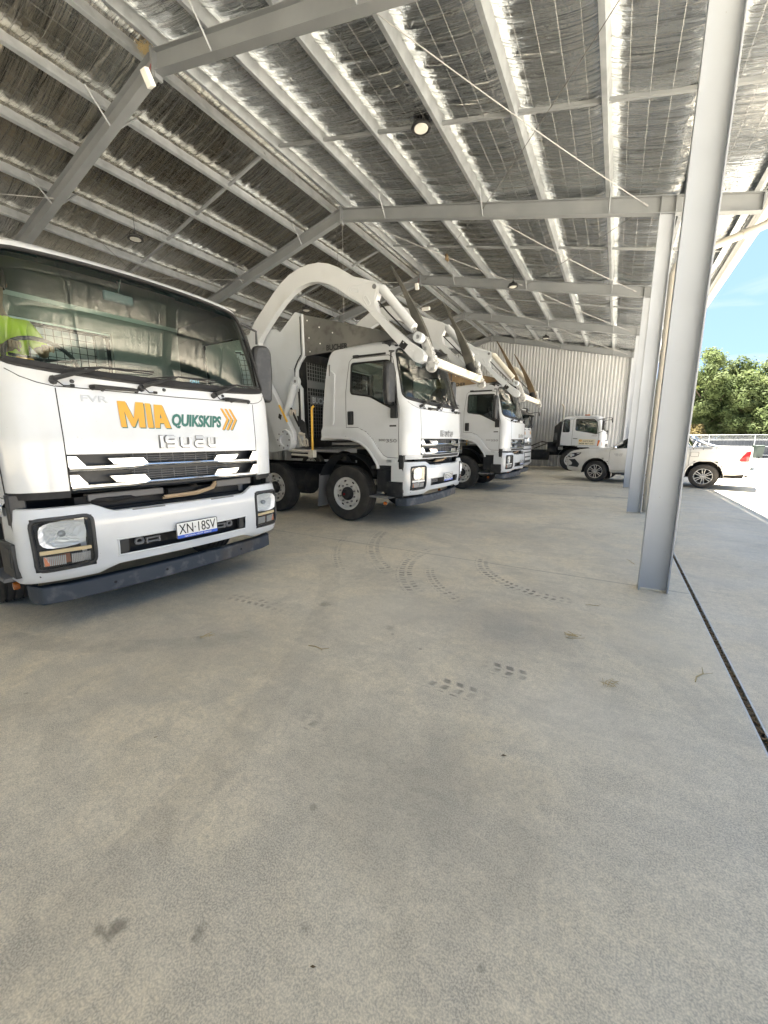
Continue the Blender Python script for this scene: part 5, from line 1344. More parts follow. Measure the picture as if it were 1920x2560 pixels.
text_on('MIA',(-1.13,1.41,-.98,1.52),lambda a,b,t:hfn(a,b,t+.005),.001,offset=.03).build('sign_lettering','logo_y',sg,smooth=0)
text_on('WASTE MGMT',(-.96,1.41,-.50,1.47),lambda a,b,t:hfn(a,b,t+.005),.001,offset=.02).build('sign_lettering','ink',sg,smooth=0)
text_on('0428 967 212',(-1.12,1.29,-.50,1.36),lambda a,b,t:hfn(a,b,t+.005),.001,offset=.02).build('sign_lettering','ink',sg,smooth=0)
text_on('PRO',(-.62,1.66,-.38,1.71),lambda a,b,t:hfn(a,b,t+.003),.001,shear=.3,offset=.01).build('model_lettering','greytxt',t5,smooth=0)
for s in (-1,1): wheel(t5,-1.42,s*.98,s); wheel(t5,-5.0,s*.95,s)
m=MB(); n=12;vs=[]
for s in (-1,1):
    m.add([(-1.42+.64*math.cos(PI*(.05+.9*k/n)),s*v,.55+.64*math.sin(PI*(.05+.9*k/n))) for k in range(n+1) for v in (.85,1.13)],[(2*i,2*i+2,2*i+3,2*i+1) for i in range(n)])
m.build('mudguard','black',t5,smooth=60)
# ------------------------------------------------------------------ utility pickup
ua=2.9286; ul=Vector((-math.sin(ua),math.cos(ua),0))
up=Vector((-.56,16.26,0))-ul*.90
ute=empty('pickup_truck',up,ua,'white dual-cab ute with alloy wheels, parked side-on across the row','ute')
ST=[# u, zbot, zbelt, half width, ztop, half width top
 (1.09,.50,.82,.50,.86,.46),(1.05,.42,.95,.70,.99,.60),(.98,.38,1.00,.80,1.05,.66),(.85,.36,1.04,.87,1.10,.72),(.62,.36,1.07,.905,1.14,.76),(.35,.36,1.09,.92,1.17,.78),(0,.36,1.11,.925,1.19,.79),(-.22,.36,1.13,.92,1.205,.79),(-.40,.34,1.15,.915,1.22,.78),
 (-.60,.34,1.16,.91,1.36,.74),(-.80,.34,1.165,.905,1.50,.70),(-1.0,.34,1.17,.90,1.62,.66),(-1.20,.34,1.17,.90,1.71,.63),(-1.45,.34,1.175,.90,1.765,.61),(-1.75,.34,1.18,.90,1.79,.60),(-2.05,.34,1.185,.90,1.78,.60),(-2.30,.34,1.19,.90,1.74,.61),(-2.42,.34,1.195,.90,1.66,.63),(-2.55,.34,1.20,.90,1.44,.70),(-2.66,.34,1.21,.905,1.27,.80),
 (-2.69,.42,1.22,.91,1.265,.86),(-2.9,.42,1.225,.92,1.27,.86),(-3.05,.42,1.23,.925,1.27,.86),(-3.4,.42,1.235,.92,1.27,.86),(-3.8,.44,1.24,.915,1.265,.86),(-4.02,.48,1.24,.91,1.26,.85),(-4.10,.55,1.235,.90,1.25,.84),(-4.13,.70,1.20,.87,1.22,.82)]
STT=sorted([tuple(x) for x in ST])
def ust(u): return lerp_tab(STT,u)
def ring(u):
    zb_,zl,w_,zt_,wt=ust(u); r=[]
    H=zl-zb_
    pts=[(w_-.10,zb_),(w_-.03,zb_+.05),(w_-.005,zb_+.18*H),(w_,zb_+.35*H),(w_-.004,zb_+.52*H),(w_+.004,zb_+.66*H),(w_+.0,zb_+.80*H),(w_-.02,zb_+.93*H),(w_-.045,zl)]
    g=zt_-zl
    for t in (.12,.3,.5,.7,.88): pts.append((w_-.05+(wt-w_+.05)*t**1.1,zl+g*t*.97))
    pts+= [(wt-.02,zt_-.004),(wt-.08,zt_+.01),(wt*.6,zt_+.02),(0,zt_+.028)]
    return pts
def arch_r(u,z,cx,R): return (u-cx)**2+(z-.40)**2<R*R
us_=[1.09,1.07,1.05,1.02]+frange(.98,-4.08,.035)+[-4.10,-4.13]
m=MB();gl=MB();parts={'b':m,'door':MB(),'rdoor':MB(),'bed':MB(),'glass':gl,'ws':MB(),'bump':MB(),'cover':MB(),'bed2':MB(),'door2':MB(),'rdoor2':MB()}
RS=[ring(u) for u in us_]
def put(k,vs): parts[k].add(vs,[(0,1,2,3)])
for i in range(len(us_)-1):
    for j in range(len(RS[0])-1):
        for s in (1,-1):
            q=[(us_[i],s*RS[i][j][0],RS[i][j][1]),(us_[i+1],s*RS[i+1][j][0],RS[i+1][j][1]),(us_[i+1],s*RS[i+1][j+1][0],RS[i+1][j+1][1]),(us_[i],s*RS[i][j+1][0],RS[i][j+1][1])]
            uc=sum(p[0] for p in q)/4;zc=sum(p[2] for p in q)/4
            if j<=9 and (arch_r(uc,zc,0,.475) or arch_r(uc,zc,-3.075,.475)): continue
            k='b'
            if 9<=j<=13 and (-1.42<uc<-.78 or -2.24<uc<-1.50) : k='glass'
            if 9<=j<=13 and -.78<uc<-.50: k='b' if j>11 else 'glass'
            if j>=14 and -1.12<uc<-.44: k='ws'
            if j>=14 and -2.64<uc<-2.40: k='ws'
            if j<=8 and k=='b':
                if -1.50<uc<-.42 and zc>.44: k='door' if s>0 else 'door2'
                elif -2.50<uc<-1.52 and zc>.44: k='rdoor' if s>0 else 'rdoor2'
                elif uc>.80 and zc<.78: k='bump'
                elif uc>.52 and zc<.62: k='bump'
                elif uc<-2.67: k='bed' if s>0 else 'bed2'
            if j>=14 and uc<-2.69: k='cover'
            put(k,q)
for k in ('b','door','rdoor','bed','cover','bump','ws','glass'): pass
parts['b'].build('body','pearl',ute,weld=True,smooth=50)
d_=parts['door'].build('door','pearl',ute,weld=True,smooth=50); rd_=parts['rdoor'].build('door','pearl',ute,weld=True,smooth=50)
d2_=parts['door2'].build('door','pearl',ute,weld=True,smooth=50); rd2_=parts['rdoor2'].build('door','pearl',ute,weld=True,smooth=50)
parts['bed'].build('tub_side','pearl',ute,weld=True,smooth=50); parts['bed2'].build('tub_side','pearl',ute,weld=True,smooth=50); parts['cover'].build('tonneau_cover','cloth',ute,weld=True,smooth=50)
bp_=parts['bump'].build('front_bumper','pearl',ute,weld=True,smooth=50); parts['ws'].build('windscreen','glass_dark',ute,weld=True); parts['glass'].build('side_window','glass_dark',ute,weld=True)
# nose: grille, headlight, bull-bar like lower trim
m=MB(); m.box((1.075,0,.86),(.06,1.05,.22)); m.box((1.09,0,.56),(.05,.9,.12)); m.build('grille','black',ute,bevel=.02)
m=MB(); m.box((1.11,0,.965),(.03,1.05,.03)); m.box((1.11,0,.86),(.03,1.0,.03)); m.box((1.11,0,.755),(.03,1.0,.03))
for s in (-1,1): m.tube([(1.10,s*.53,.97),(1.08,s*.55,.86),(1.06,s*.56,.72)],.022,6)
m.build('grille_chrome','chrome',ute)
def ufn(s): 
    def f(a,b,t):
        zb_,zl,w_,zt_,wt=ust(a); R=ring(a); 
        for p,q in zip(R,R[1:]):
            if b<=q[1]: 
                k=(b-p[1])/max(1e-6,q[1]-p[1]); return (a,s*(p[0]+(q[0]-p[0])*k+t),b)
        return (a,s*(wt+t),b)
    return f
DD=(d_,rd_,d2_,rd2_)
for s in (1,-1):
    f=ufn(s); d_,rd_=(DD[0],DD[1]) if s>0 else (DD[2],DD[3])
    def quad_strip(poly,t,name,mt,par=ute):
        mm=MB(); pp=densify(poly,.05); c=(sum(a for a,b in pp)/len(pp),sum(b for a,b in pp)/len(pp)); vs=[f(a,b,t) for a,b in pp]+[f(c[0],c[1],t)]; n=len(pp)
        mm.add(vs,[(i,(i+1)%n,n) for i in range(n)]); return mm.build(name,mt,par,smooth=0)
    hl=quad_strip([(1.045,.90),(1.0,.96),(.80,1.02),(.52,1.05),(.55,.98),(.72,.88),(.95,.82),(1.04,.82)],.006,'headlight','black')
    mm=MB()
    for a,b,r in ((.95,.90,.045),(.80,.94,.045)): P0=Vector(f(a,b,.0)); mm.lathe([(0,s*.02),(r,s*.02),(r+.008,0)],P0,'y',14)
    mm.tube([f(a,b,.012) for a,b in ((.60,1.0),(.75,.93),(.92,.86))],.010,5); mm.build('lamp_bowl','chrome',hl)
    quad_strip([(1.0,.78),(.72,.80),(.55,.62),(.60,.50),(.80,.52),(1.0,.55)],.008,'bumper_corner','black',bp_)
    mm=MB(); mm.box(f(.93,.64,.012),(.14,.03,.03)); mm.build('fog_lamp','lamp_gl',bp_)
    # sill step
    mm=MB(); mm.box((-1.55,s*.93,.33),(1.85,.12,.05)); mm.build('side_step','black',ute,bevel=.015)
    # door lines, handles, mirror
    for poly,dd in (([(-.42,.44),(-.42,1.15),(-.52,1.18)],d_),([(-1.50,.44),(-1.50,1.17)],d_),([(-2.50,.95),(-2.50,1.19)],rd_),([(-.42,.44),(-2.35,.44)],d_),([(-2.675,.45),(-2.675,1.2)],rd_)):
        MB().tube([f(a,b,.001) for a,b in densify(poly,.06,False)],.004,4).build('panel_gap','seal',dd)
    mm=MB(); mm.tube([f(-1.26,1.05,.01),f(-1.36,1.055,.04),f(-1.46,1.05,.01)],.014,6); mm.build('handle','chrome',d_)
    mm=MB(); mm.tube([f(-2.28,1.06,.01),f(-2.38,1.065,.04),f(-2.48,1.06,.01)],.014,6); mm.build('handle','chrome',rd_)
    mm=MB(); mm.lathe([(0,-.05),(.08,-.045),(.10,0),(.085,.05),(0,.06)],(0,0,0),'x',14); 
    mo=mm.build('door_mirror','chrome' if s>0 else 'black',d_,loc=(-.62,s*1.03,1.24)); mo.scale=(1,1.25,.85)
    MB().tube([(-.60,s*.90,1.19),(-.62,s*1.0,1.20)],.03,6).build('mirror_base','black',d_)
    # wheel arch liners
    for cx in (0,-3.075):
        mm=MB(); n=16; vs=[]
        for k in range(n+1):
            a=PI*(-.06+1.12*k/n); vs+=[(cx+.475*math.cos(a),s*.905,.40+.475*math.sin(a)),(cx+.475*math.cos(a),s*.55,.40+.475*math.sin(a))]
        mm.add(vs,[(2*i,2*i+2,2*i+3,2*i+1) for i in range(n)]); c0=len(mm.v); mm.add([(cx+.475*math.cos(PI*(-.06+1.12*k/n)),s*.55,.40+.475*math.sin(PI*(-.06+1.12*k/n))) for k in range(n+1)],[tuple(range(n+1))]); mm.build('arch_liner','dark',ute,smooth=0)
    for cx in (0,-3.075):
        MB().tube([f(cx+.475*math.cos(t),.40+.475*math.sin(t),-.006) for t in [PI*(.0+k/28) for k in range(29)]],.017,6).build('arch_lip','pearl',ute)
    mm=MB(); mm.box((-3.50,s*.80,.28),(.02,.22,.30)); mm.box((-.50,s*.80,.28),(.02,.2,.14)); mm.build('mud_flap','black',ute)
    # tail lamp
    quad_strip([(-4.10,1.17),(-4.0,1.14),(-3.86,.90),(-3.90,.86),(-4.08,.86)],.008,'tail_lamp','red')
    mm=MB(); mm.tube([f(a,b,.003) for a,b in rpoly([(-2.70,.98),(-2.90,.98),(-2.90,1.12),(-2.70,1.12)],.03)],.004,4,closed=True)
    if s>0: mm.build('fuel_flap','seal',ute)
    mm=MB()
    for a in (-2.75,-3.0,-3.3,-3.6,-3.9): mm.tube([f(a,1.245,.004),f(a,1.19,.006)],.006,4)
    mm.tube([f(a,1.243,.004) for a in frange(-2.72,-4.08,.1)],.006,4); mm.build('tonneau_hook','seal',ute)
    # sports bar
    mm=MB(); mm.tube([(-2.60,s*.66,1.62),(-2.72,s*.74,1.50),(-2.95,s*.80,1.38),(-3.25,s*.82,1.285),(-3.35,s*.82,1.27)],.030,8); mm.tube([(-2.72,s*.78,1.28),(-2.78,s*.76,1.46)],.035,8); mm.build('sports_bar','chrome',ute)
MB().tube([(-2.62,-.66,1.62),(-2.62,.66,1.62)],.028,8).build('sports_bar','chrome',ute)
m=MB(); m.box((-4.13,0,.56),(.16,1.72,.14)); m.box((-4.22,0,.62),(.05,1.2,.04)); m.build('rear_bumper','pearl',ute,bevel=.02)
m=MB(); m.box((-4.10,0,.93),(.07,1.55,.56)); m.build('tailgate','pearl',ute,bevel=.03)
m=MB(); m.tube([(-3.9,0,.45),(-4.28,0,.45),(-4.32,0,.50)],.02,6); m.box((-2.0,0,.40),(4.0,.9,.16)); m.tube([(-3.6,.5,.42),(-3.9,.52,.44),(-4.1,.5,.40)],.03,6); m.build('underbody','dark',ute)
m=MB(); m.box((-1.15,0,.95),(.9,1.5,.2)); 
for x,v in ((-1.35,.4),(-1.35,-.4),(-2.1,.4),(-2.1,-.4)): m.box((x,v,1.2),(.14,.46,.62))
m.build('cabin_seats','seat',ute,bevel=.04)
text_on('HILUX',(-.83,.985,-.58,1.03),lambda a,b,t:ufn(1)(-1.41-a,b,t+.004),.001,offset=.02).build('badge_lettering','greytxt',ute,smooth=0)
text_on('SR5 4x4',(-.80,.94,-.60,.97),lambda a,b,t:ufn(1)(-1.41-a,b,t+.004),.001,offset=.02).build('badge_lettering','greytxt',ute,smooth=0)
def alloy(u,v,s):
    t=empty('wheel',(u,v,.375)); t.parent=ute; rad,rim,h=.375,.235,.125
    m=MB(); m.lathe([(rim,-h*.85),(rim+.02,-h),(rad-.06,-h),(rad-.012,-h*.85),(rad,-h*.5),(rad,h*.5),(rad-.012,h*.85),(rad-.06,h),(rim+.02,h),(rim,h*.85)],(0,0,0),'y',40); m.build('tyre','tyre',t,smooth=30)
    m=MB(); m.lathe([(rim+.004,s*h*.9),(rim-.014,s*h*.86),(rim-.02,-s*h*.6),(0,-s*h*.5)],(0,0,0),'y',40); m.build('rim','dark',t)
    m=MB(); m.lathe([(rim+.008,s*h*.93),(rim-.012,s*h*.93),(rim-.012,s*h*.80)],(0,0,0),'y',40)
    for k in range(6):
        for e in (-.13,.13):
            a=2*PI*k/6+PI/6; p0=Vector((.035*math.cos(a+e*3),s*h*.88,.035*math.sin(a+e*3))); p1=Vector((.228*math.cos(a+e*1.35),s*h*.90,.228*math.sin(a+e*1.35))); d=(p1-p0); n=Vector((-d.z,0,d.x)).normalized()*.013
            q=[p0-n,p1-n*1.1,p1+n*1.1,p0+n]; m.add(q+[x-Vector((0,s*.03,0)) for x in q],[(0,1,2,3),(0,4,5,1),(3,2,6,7)])
    m.lathe([(0,s*h*.98),(.035,s*h*.97),(.045,s*h*.85)],(0,0,0),'y',16); m.build('spokes','alloy',t,smooth=20)
for u in (0,-3.075):
    for s in (1,-1): alloy(u,s*.80,s)
# ------------------------------------------------------------------ fence, trees, bin
FY=44.6
for k in range(14):
    x=-9.8+6.8*k*.5 if False else -12.1+3.4*k
    if x>34: break
fz=empty('sheet_fence',(0,FY+.35,0),0,'long dark grey ribbed metal fence across the back of the yard','fence')
m=MB();pts=[];x=-14
while x<60:
    for a,h in ((0,0),(.09,0),(.12,.035),(.20,.035)): pts.append((x+a,h))
    x+=.23
for a,h in pts: m.v+=[(a,h,-.05),(a,h,1.50)]
for i in range(len(pts)-1): m.f.append((2*i,2*i+1,2*i+3,2*i+2))
m.build('fence_sheet','fence',fz,smooth=0)
m=MB(); m.box((23,0,1.51),(74,.06,.05)); m.box((23,0,.0),(74,.06,.06)); m.build('fence_rail','fence',fz,smooth=0)
wf=empty('wire_fence',(0,FY,0),0,'pale pipe-post fence with strained wires standing in front of the dark sheet fence','fence')
for k in range(18):
    x=-12+3.02*k+.93
    m=MB(); m.tube([(x,0,-.05),(x,0,1.55),(x,.10,1.95)],.032,8); m.build('fence_post','post',wf)
m=MB()
for z in (.25,.95,1.5): m.tube([(-13,0,z),(45,0,z)],.022,6)
m.build('pipe_rail','post',wf)
m=MB()
for z,y in ((1.62,.02),(1.72,.04),(1.82,.07),(1.92,.09)): m.tube([(-13,y,z),(45,y,z)],.010,4)
m.build('barbed_wire','post',wf)
b=empty('wheelie_bin',(9.9,42.6,-.02),.3,'dark green wheelie bin standing in front of the yard fence','bin')
m=MB()
for (z,w_,d_) in (): pass
vs=[(-.22,-.24,.08),(.22,-.24,.08),(.22,.2,.08),(-.22,.2,.08),(-.29,-.33,1.0),(.29,-.33,1.0),(.29,.32,1.0),(-.29,.32,1.0)]
m.add(vs,[(0,3,2,1),(4,5,6,7),(0,1,5,4),(1,2,6,5),(2,3,7,6),(3,0,4,7)]); m.build('bin_body','bin',b,bevel=.03)
m=MB(); m.prism([(-.36,1.0),(.36,1.0),(.34,1.05),(.0,1.10),(-.34,1.06)],lambda a,c,t:(t,a,c),-.31,.31); m.build('lid','bin',b,bevel=.015)
MB().tube([(-.24,.36,1.0),(.24,.36,1.0)],.02,6).build('handle','bin',b)
for s in (-1,1): MB().lathe([(0,-.025),(.10,-.025),(.10,.025),(0,.025)],(s*.27,.22,.10),'x',16).build('wheel','tyre',b)
# distant pale building seen through the gap between the columns
h=empty('distant_house',(2.5,95,-.02),0,'pale low building far behind the fence, glimpsed in the gap beside the columns','house')
m=MB(); m.box((0,0,1.6),(9,7,3.2)); m.build('wall','cream',h)
m=MB(); m.add([(-5,-4,3.2),(5,-4,3.2),(5,4,3.2),(-5,4,3.2),(-5,0,5.0),(5,0,5.0)],[(0,1,5,4),(2,3,4,5),(0,4,3),(1,2,5),(0,3,2,1)]); m.build('roof','purlin',h,smooth=0)
for x in (-3,0,3):
    MB().box((x,-3.52,1.7),(1.2,.06,1.2)).build('window','glass_dark',h)
def leaf_mat(name,c1,c2,c3):
    m=bpy.data.materials.new(name); m.use_nodes=True; nt=m.node_tree; b=nt.nodes['Principled BSDF']; L=nt.links.new
    g=nt.nodes.new('ShaderNodeNewGeometry'); n=nt.nodes.new('ShaderNodeTexNoise'); n.inputs['Scale'].default_value=.55; n.inputs['Detail'].default_value=3; L(g.outputs['Position'],n.inputs[0])
    cr=nt.nodes.new('ShaderNodeValToRGB'); e=cr.color_ramp.elements; e[0].position=.35; e[0].color=(*c1,1); e[1].position=.65; e[1].color=(*c3,1); x=cr.color_ramp.elements.new(.5); x.color=(*c2,1)
    L(n.outputs[0],cr.inputs[0]); L(cr.outputs[0],b.inputs['Base Color']); b.inputs['Roughness'].default_value=.85; b.inputs['Specular IOR Level'].default_value=.15
    t=nt.nodes.new('ShaderNodeBsdfTranslucent'); L(cr.outputs[0],t.inputs[0]); mx=nt.nodes.new('ShaderNodeMixShader'); mx.inputs[0].default_value=.4
    o=nt.nodes['Material Output']; L(b.outputs[0],mx.inputs[1]); L(t.outputs[0],mx.inputs[2]); L(mx.outputs[0],o.inputs[0]); return m
LM=[leaf_mat('leaf_green',(.055,.076,.028),(.088,.115,.044),(.13,.155,.065)),leaf_mat('leaf_dark',(.020,.038,.014),(.036,.062,.022),(.062,.092,.034)),leaf_mat('leaf_yellow_green',(.075,.09,.018),(.105,.125,.025),(.135,.14,.04)),leaf_mat('leaf_dry',(.10,.075,.03),(.13,.10,.04),(.16,.13,.06))]
def tree(x,y,H,Rr,lm,label,base=.18,n=7000,seed=0,group='trees behind the yard fence',spiky=False,ls=.14):
    rg=random.Random(seed); t=empty('leafy_tree',(x,y,-.05),rg.random()*6,label,'tree',group)
    m=MB(); th=H*.5
    m.tube([(0,0,0),(.08,.05,th*.4),(-.05,.1,th),(.1,0,H*.8)],[.22,.17,.12,.03],8)
    limbs=[]
    for k in range(9):
        a=rg.random()*6.28; z0=th*(.35+.08*k); r=Rr*(.55+.35*rg.random()); z1=min(H*.93,z0+H*(.12+.3*rg.random()))
        p=[(0,0,z0),(r*.5*math.cos(a),r*.5*math.sin(a),(z0+z1)/2),(r*math.cos(a),r*math.sin(a),z1)]; m.tube(p,[.09,.06,.02],6,caps=False); limbs.append(p[2])
    m.build('trunk','bark',t)
    cl=[]
    for k in range(46):
        while True:
            px,py,pz=rg.uniform(-1,1),rg.uniform(-1,1),rg.uniform(-1,1)
            if px*px+py*py+pz*pz<1 : break
        zz=H*(base+(1-base)*(pz*.5+.5)); prof=math.sin(PI*min(1,max(.12,(zz/H-base)/(1-base)*.80+.16)))
        cl.append((px*Rr*(.45+.6*prof),py*Rr*(.45+.6*prof),zz,Rr*rg.uniform(.22,.42)))
    c=MB()
    for k in range(n):
        q=cl[rg.randrange(len(cl))]
        d=Vector((rg.gauss(0,1),rg.gauss(0,1),rg.gauss(0,1))).normalized(); r=q[3]*rg.uniform(.55,1.08); p=Vector(q[:3])+Vector((d.x*r,d.y*r,d.z*r*.75))
        if p.z<.2: continue
        nrm=(d+Vector((rg.uniform(-.7,.7),rg.uniform(-.7,.7),rg.uniform(-.2,.9)))).normalized()
        a=nrm.cross(Vector((0,0,1))); 
        if a.length<.1: a=Vector((1,0,0))
        a.normalize(); b_=nrm.cross(a); an=rg.random()*6.28; u=a*math.cos(an)+b_*math.sin(an); v=nrm.cross(u)
        for w_ in range(3):
            s=ls*rg.uniform(.6,1.25); o=p+u*rg.uniform(-.2,.2)+v*rg.uniform(-.2,.2)+nrm*rg.uniform(-.1,.1)
            c.v+=[tuple(o-u*s),tuple(o+v*s*.45+nrm*s*.12),tuple(o+u*s),tuple(o-v*s*.45-nrm*s*.1)]; i=len(c.v)-4; c.f.append((i,i+1,i+2,i+3))
    me=bpy.data.meshes.new('crown'); me.from_pydata(c.v,[],c.f); me.materials.append(lm); o=bpy.data.objects.new('crown',me); COL.objects.link(o); o.parent=t
    return t
tree(7.3,51,10.4,2.6,LM[0],'tall round-topped green tree just right of the nearest column',seed=1)
tree(9.9,52.5,9.0,3.0,LM[0],'broad light green tree in the middle of the row behind the fence',seed=2,n=8500)
tree(13.4,51.5,10.8,3.3,LM[0],'tallest feathery tree at the right edge of the photo',seed=3,n=8500)
tree(8.6,56,8.6,2.6,LM[2],'yellow-green tree crown showing between two darker trees',seed=4)
tree(11.6,57,9.4,2.8,LM[1],'dark green tree behind the gap in the front row',seed=5)
tree(6.4,49,3.3,1.3,LM[3],'small straw-coloured bush low against the fence beside the column',seed=6,n=1500,base=.05,ls=.12)
tree(10.9,49.5,5.8,2.4,LM[0],'low bushy green tree leaning over the fence',seed=7,n=4200,base=.05)
tree(3.2,53,8.0,2.6,LM[1],'dark green tree glimpsed in the gap between the columns',seed=8,n=3500)
tree(17.5,53,9.5,3.2,LM[1],'dense green tree beyond the right edge of the yard',seed=9,n=3500)
tree(.5,60,9.0,3.0,LM[0],'green tree hidden mostly behind the ribbed end wall corner',seed=10,n=2500)
tree(13.2,48.8,4.8,2.2,LM[0],'low spreading green shrub tree beside the tallest tree',seed=11,n=3500,base=.04)
# ------------------------------------------------------------------ litter on the slab
def litter(pos,kind,label,seed,rz=0,sc_=1):
    rg=random.Random(seed); 
    t=empty('dry_twig' if kind=='twig' else ('straw_tuft' if kind=='straw' else 'dead_leaf'),(pos[0],pos[1],0),rz,label,'twig' if kind=='twig' else ('straw' if kind=='straw' else 'leaf'))
    m=MB()
    if kind=='straw':
        for k in range(14):
            a=rg.random()*6.28; c=Vector((rg.uniform(-.03,.03),rg.uniform(-.02,.02),.006+rg.random()*.012)); d=Vector((math.cos(a),math.sin(a),rg.uniform(-.05,.25)))*rg.uniform(.02,.045)
            m.tube([c-d*.5,c+d],.0014,4)
        nm='stalks'
    elif kind=='twig':
        m.tube([(-.06,0,.004),(-.02,.006,.006),(.03,-.004,.005),(.07,.01,.012)],[.0022,.003,.0025,.001],5); m.tube([(.02,-.003,.006),(.05,-.03,.012)],[.0015,.0008],4); nm='stem'
    else:
        m.add([(-.02,0,.003),(-.005,.010,.006),(.02,.003,.004),(.004,-.009,.010)],[(0,1,2,3)]); m.add([(-.02,0,.0022),(-.005,.010,.0052),(.02,.003,.0032),(.004,-.009,.0092)],[(3,2,1,0)]); nm='blade'
    o=m.build(nm,'straw' if kind!='leaf' else 'deadleaf',t,smooth=0); t.scale=(sc_,)*3
litter((.10,2.62),'straw','small pale straw tuft lying left of the drain',1,0,1.2)
litter((-.16,3.15),'straw','straw tuft with long stalks right of the curved tyre marks',2,.5,1.3)
litter((-.05,3.9),'twig','thin dry twig nearest the foot of the first column',3,.3,1)
litter((-1.75,2.05),'twig','dark curved twig on open concrete in front of the nearest truck',4,.1,1.3)
litter((-2.6,1.75),'straw','straw tuft on the floor below the nearest truck bumper',5,1,1)
litter((.60,3.0),'twig','dry twig poking out of the slot drain',6,1.2,1.6)
litter((-.33,1.72),'leaf','dark leaf crumb beside the pair of tyre prints',7,.4,.7)
litter((-.62,.66),'leaf','tiny dark leaf crumb in the bottom middle of the floor',8,.4,.45)
litter((.3,5.6),'twig','dry twig beyond the first column base',9,2,1.4)
litter((-1.9,.95),'leaf','tiny dark leaf crumb on the left foreground concrete',10,1,.5)
# ------------------------------------------------------------------ driver in the near truck (hi-vis shirt)
T1M=Matrix.Translation(T1[0])@Matrix.Rotation(T1[1],4,'Z')
def W(p): return T1M@Vector(p)
per=empty('person',W((-1.17,-.86,1.84)),T1[1],'driver in a bright yellow-green hi-vis shirt at the wheel of the nearest truck','person')
def skin_mesh(name,nodes,edges,m,parent,levels=2,root=0):
    me=bpy.data.meshes.new(name); me.from_pydata([n[0] for n in nodes],edges,[])
    o=bpy.data.objects.new(name,me); COL.objects.link(o)
    sk=o.modifiers.new('skin','SKIN'); sk.use_smooth_shade=True
    sd_=me.skin_vertices[0].data if len(me.skin_vertices) else None
    if sd_ is None:
        bm=bmesh.new(); bm.from_mesh(me); bm.verts.layers.skin.verify(); bm.to_mesh(me); bm.free(); sd_=me.skin_vertices[0].data
    for i,n in enumerate(nodes):
        r=n[1]; r=(r,r) if not isinstance(r,tuple) else r; sd_[i].radius=r
    sd_[root].use_root=True
    ss=o.modifiers.new('sub','SUBSURF'); ss.levels=levels; ss.render_levels=levels
    me.materials.append(M[m]); o.parent=parent; return o
# local coords: x forward, y left, z up from the seat
N=[((0,0,.10),(.15,.12)),((.01,0,.32),(.155,.11)),((.02,0,.56),(.165,.105)),((.03,0,.70),(.085,.08)),((.05,0,.79),.055),((.07,0,.88),(.075,.085)),((.075,0,.98),(.078,.095)),((.07,0,1.06),.05),
   ((.03,.19,.64),.062),((.17,.25,.42),.045),((.36,.20,.38),.036),((.43,.19,.40),(.024,.038)),((.49,.18,.41),(.018,.040)),
   ((.03,-.19,.64),.062),((.17,-.25,.42),.045),((.36,-.06,.38),.036),((.43,-.04,.40),(.024,.038)),((.49,-.03,.41),(.018,.040)),
   ((.05,.10,.02),.095),((.46,.13,.04),.07),((.52,.13,-.36),.05),((.62,.13,-.42),.04),
   ((.05,-.10,.02),.095),((.46,-.13,.04),.07),((.52,-.13,-.36),.05),((.62,-.13,-.42),.04)]
E_=[(0,1),(1,2),(2,3),(3,4),(4,5),(5,6),(6,7),(2,8),(8,9),(9,10),(10,11),(11,12),(2,13),(13,14),(14,15),(15,16),(16,17),(0,18),(18,19),(19,20),(20,21),(0,22),(22,23),(23,24),(24,25)]
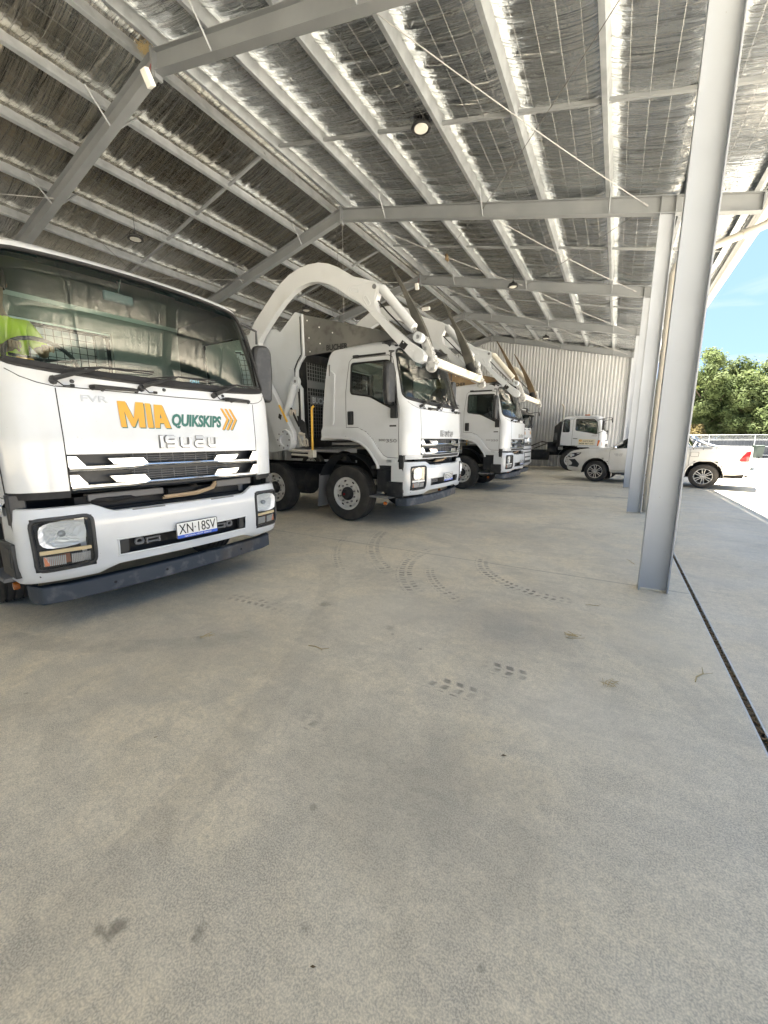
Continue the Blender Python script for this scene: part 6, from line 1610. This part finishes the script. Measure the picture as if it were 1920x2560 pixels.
for s,hn in ((1,12),(-1,17)):
    b0=Vector(N[hn][0])
    for k,(off_,ln) in enumerate(((-.032,.062),(-.011,.072),(.011,.068),(.031,.054))):
        p1=b0+Vector((.03,off_,.006)); p2=p1+Vector((ln*.45,0,.004)); p3=p2+Vector((ln*.18,0,-.026)); p4=p3+Vector((-.016,0,-.020)); i=len(N)
        N+= [(tuple(p1),.0095),(tuple(p2),.009),(tuple(p3),.0085),(tuple(p4),.008)]; E_+=[(hn,i),(i,i+1),(i+1,i+2),(i+2,i+3)]
    i=len(N); q=Vector(N[hn-1][0]); N+= [(tuple(q+Vector((.03,-s*.035,-.012))),.011),(tuple(q+Vector((.06,-s*.045,-.030))),.010),(tuple(q+Vector((.08,-s*.040,-.045))),.009)]; E_+=[(hn-1,i),(i,i+1),(i+1,i+2)]
pb=skin_mesh('body',N,E_,'skin',per)
S_=[((0,0,.05),(.17,.14)),((.01,0,.32),(.175,.13)),((.02,0,.55),(.185,.125)),((.025,0,.66),(.12,.10)),((.03,.20,.64),.082),((.10,.235,.53),.074),((.17,.25,.43),.066),((.03,-.20,.64),.082),((.10,-.235,.53),.074),((.17,-.25,.43),.066)]
skin_mesh('hi_vis_shirt',S_,[(0,1),(1,2),(2,3),(2,4),(4,5),(5,6),(2,7),(7,8),(8,9)],'hivis',pb)
skin_mesh('trousers',[((0,0,.04),(.17,.13)),((.05,.10,.02),.11),((.47,.13,.04),.085),((.52,.13,-.34),.07),((.05,-.10,.02),.11),((.47,-.13,.04),.085),((.52,-.13,-.34),.07)],[(0,1),(1,2),(2,3),(0,4),(4,5),(5,6)],'navy',pb)
m=MB(); 
m.lathe([(0,.125),(.05,.115),(.085,.08),(.098,.03),(.100,-.02),(.085,-.07)],(.062,0,.985),'z',20); m.build('hair','hair',pb)
m=MB(); m.tube([(.150,0,.985),(.172,0,.955),(.176,0,.940),(.155,0,.93)],[.008,.012,.014,.008],8); 
for s in (-1,1): m.lathe([(0,-.01),(.022,-.008),(.028,0),(.02,.01),(0,.012)],(.07,s*.088,.955),'y',10)
m.build('face_feature','skin',pb)
m=MB()
for s in (-1,1): m.lathe([(0,.012),(.008,.009),(.012,0)],(.143,s*.031,.968),'x',10)
m.tube([(.148,-.022,.905),(.156,0,.903),(.148,.022,.905)],.005,5); m.build('eyes_and_mouth','hair',pb)

# unseen trees added behind the camera to darken reflections in the glass
for i,(x,y,h_) in enumerate(((-22,-36,11),(-13,-38,12),(-3,-37,11),(7,-39,12),(17,-36,11))):
    tree(x,y,h_,6,LM[1],['dark tree standing behind the photographer, far left','tall dark tree behind the photographer, left of centre','dark tree straight behind the photographer','dark tree behind the photographer, right of centre','dark tree behind the photographer, far right'][i],seed=30+i,n=2600,base=.03,ls=.42,group='trees on the open side behind the camera')

# reflective tape on the driver's shirt
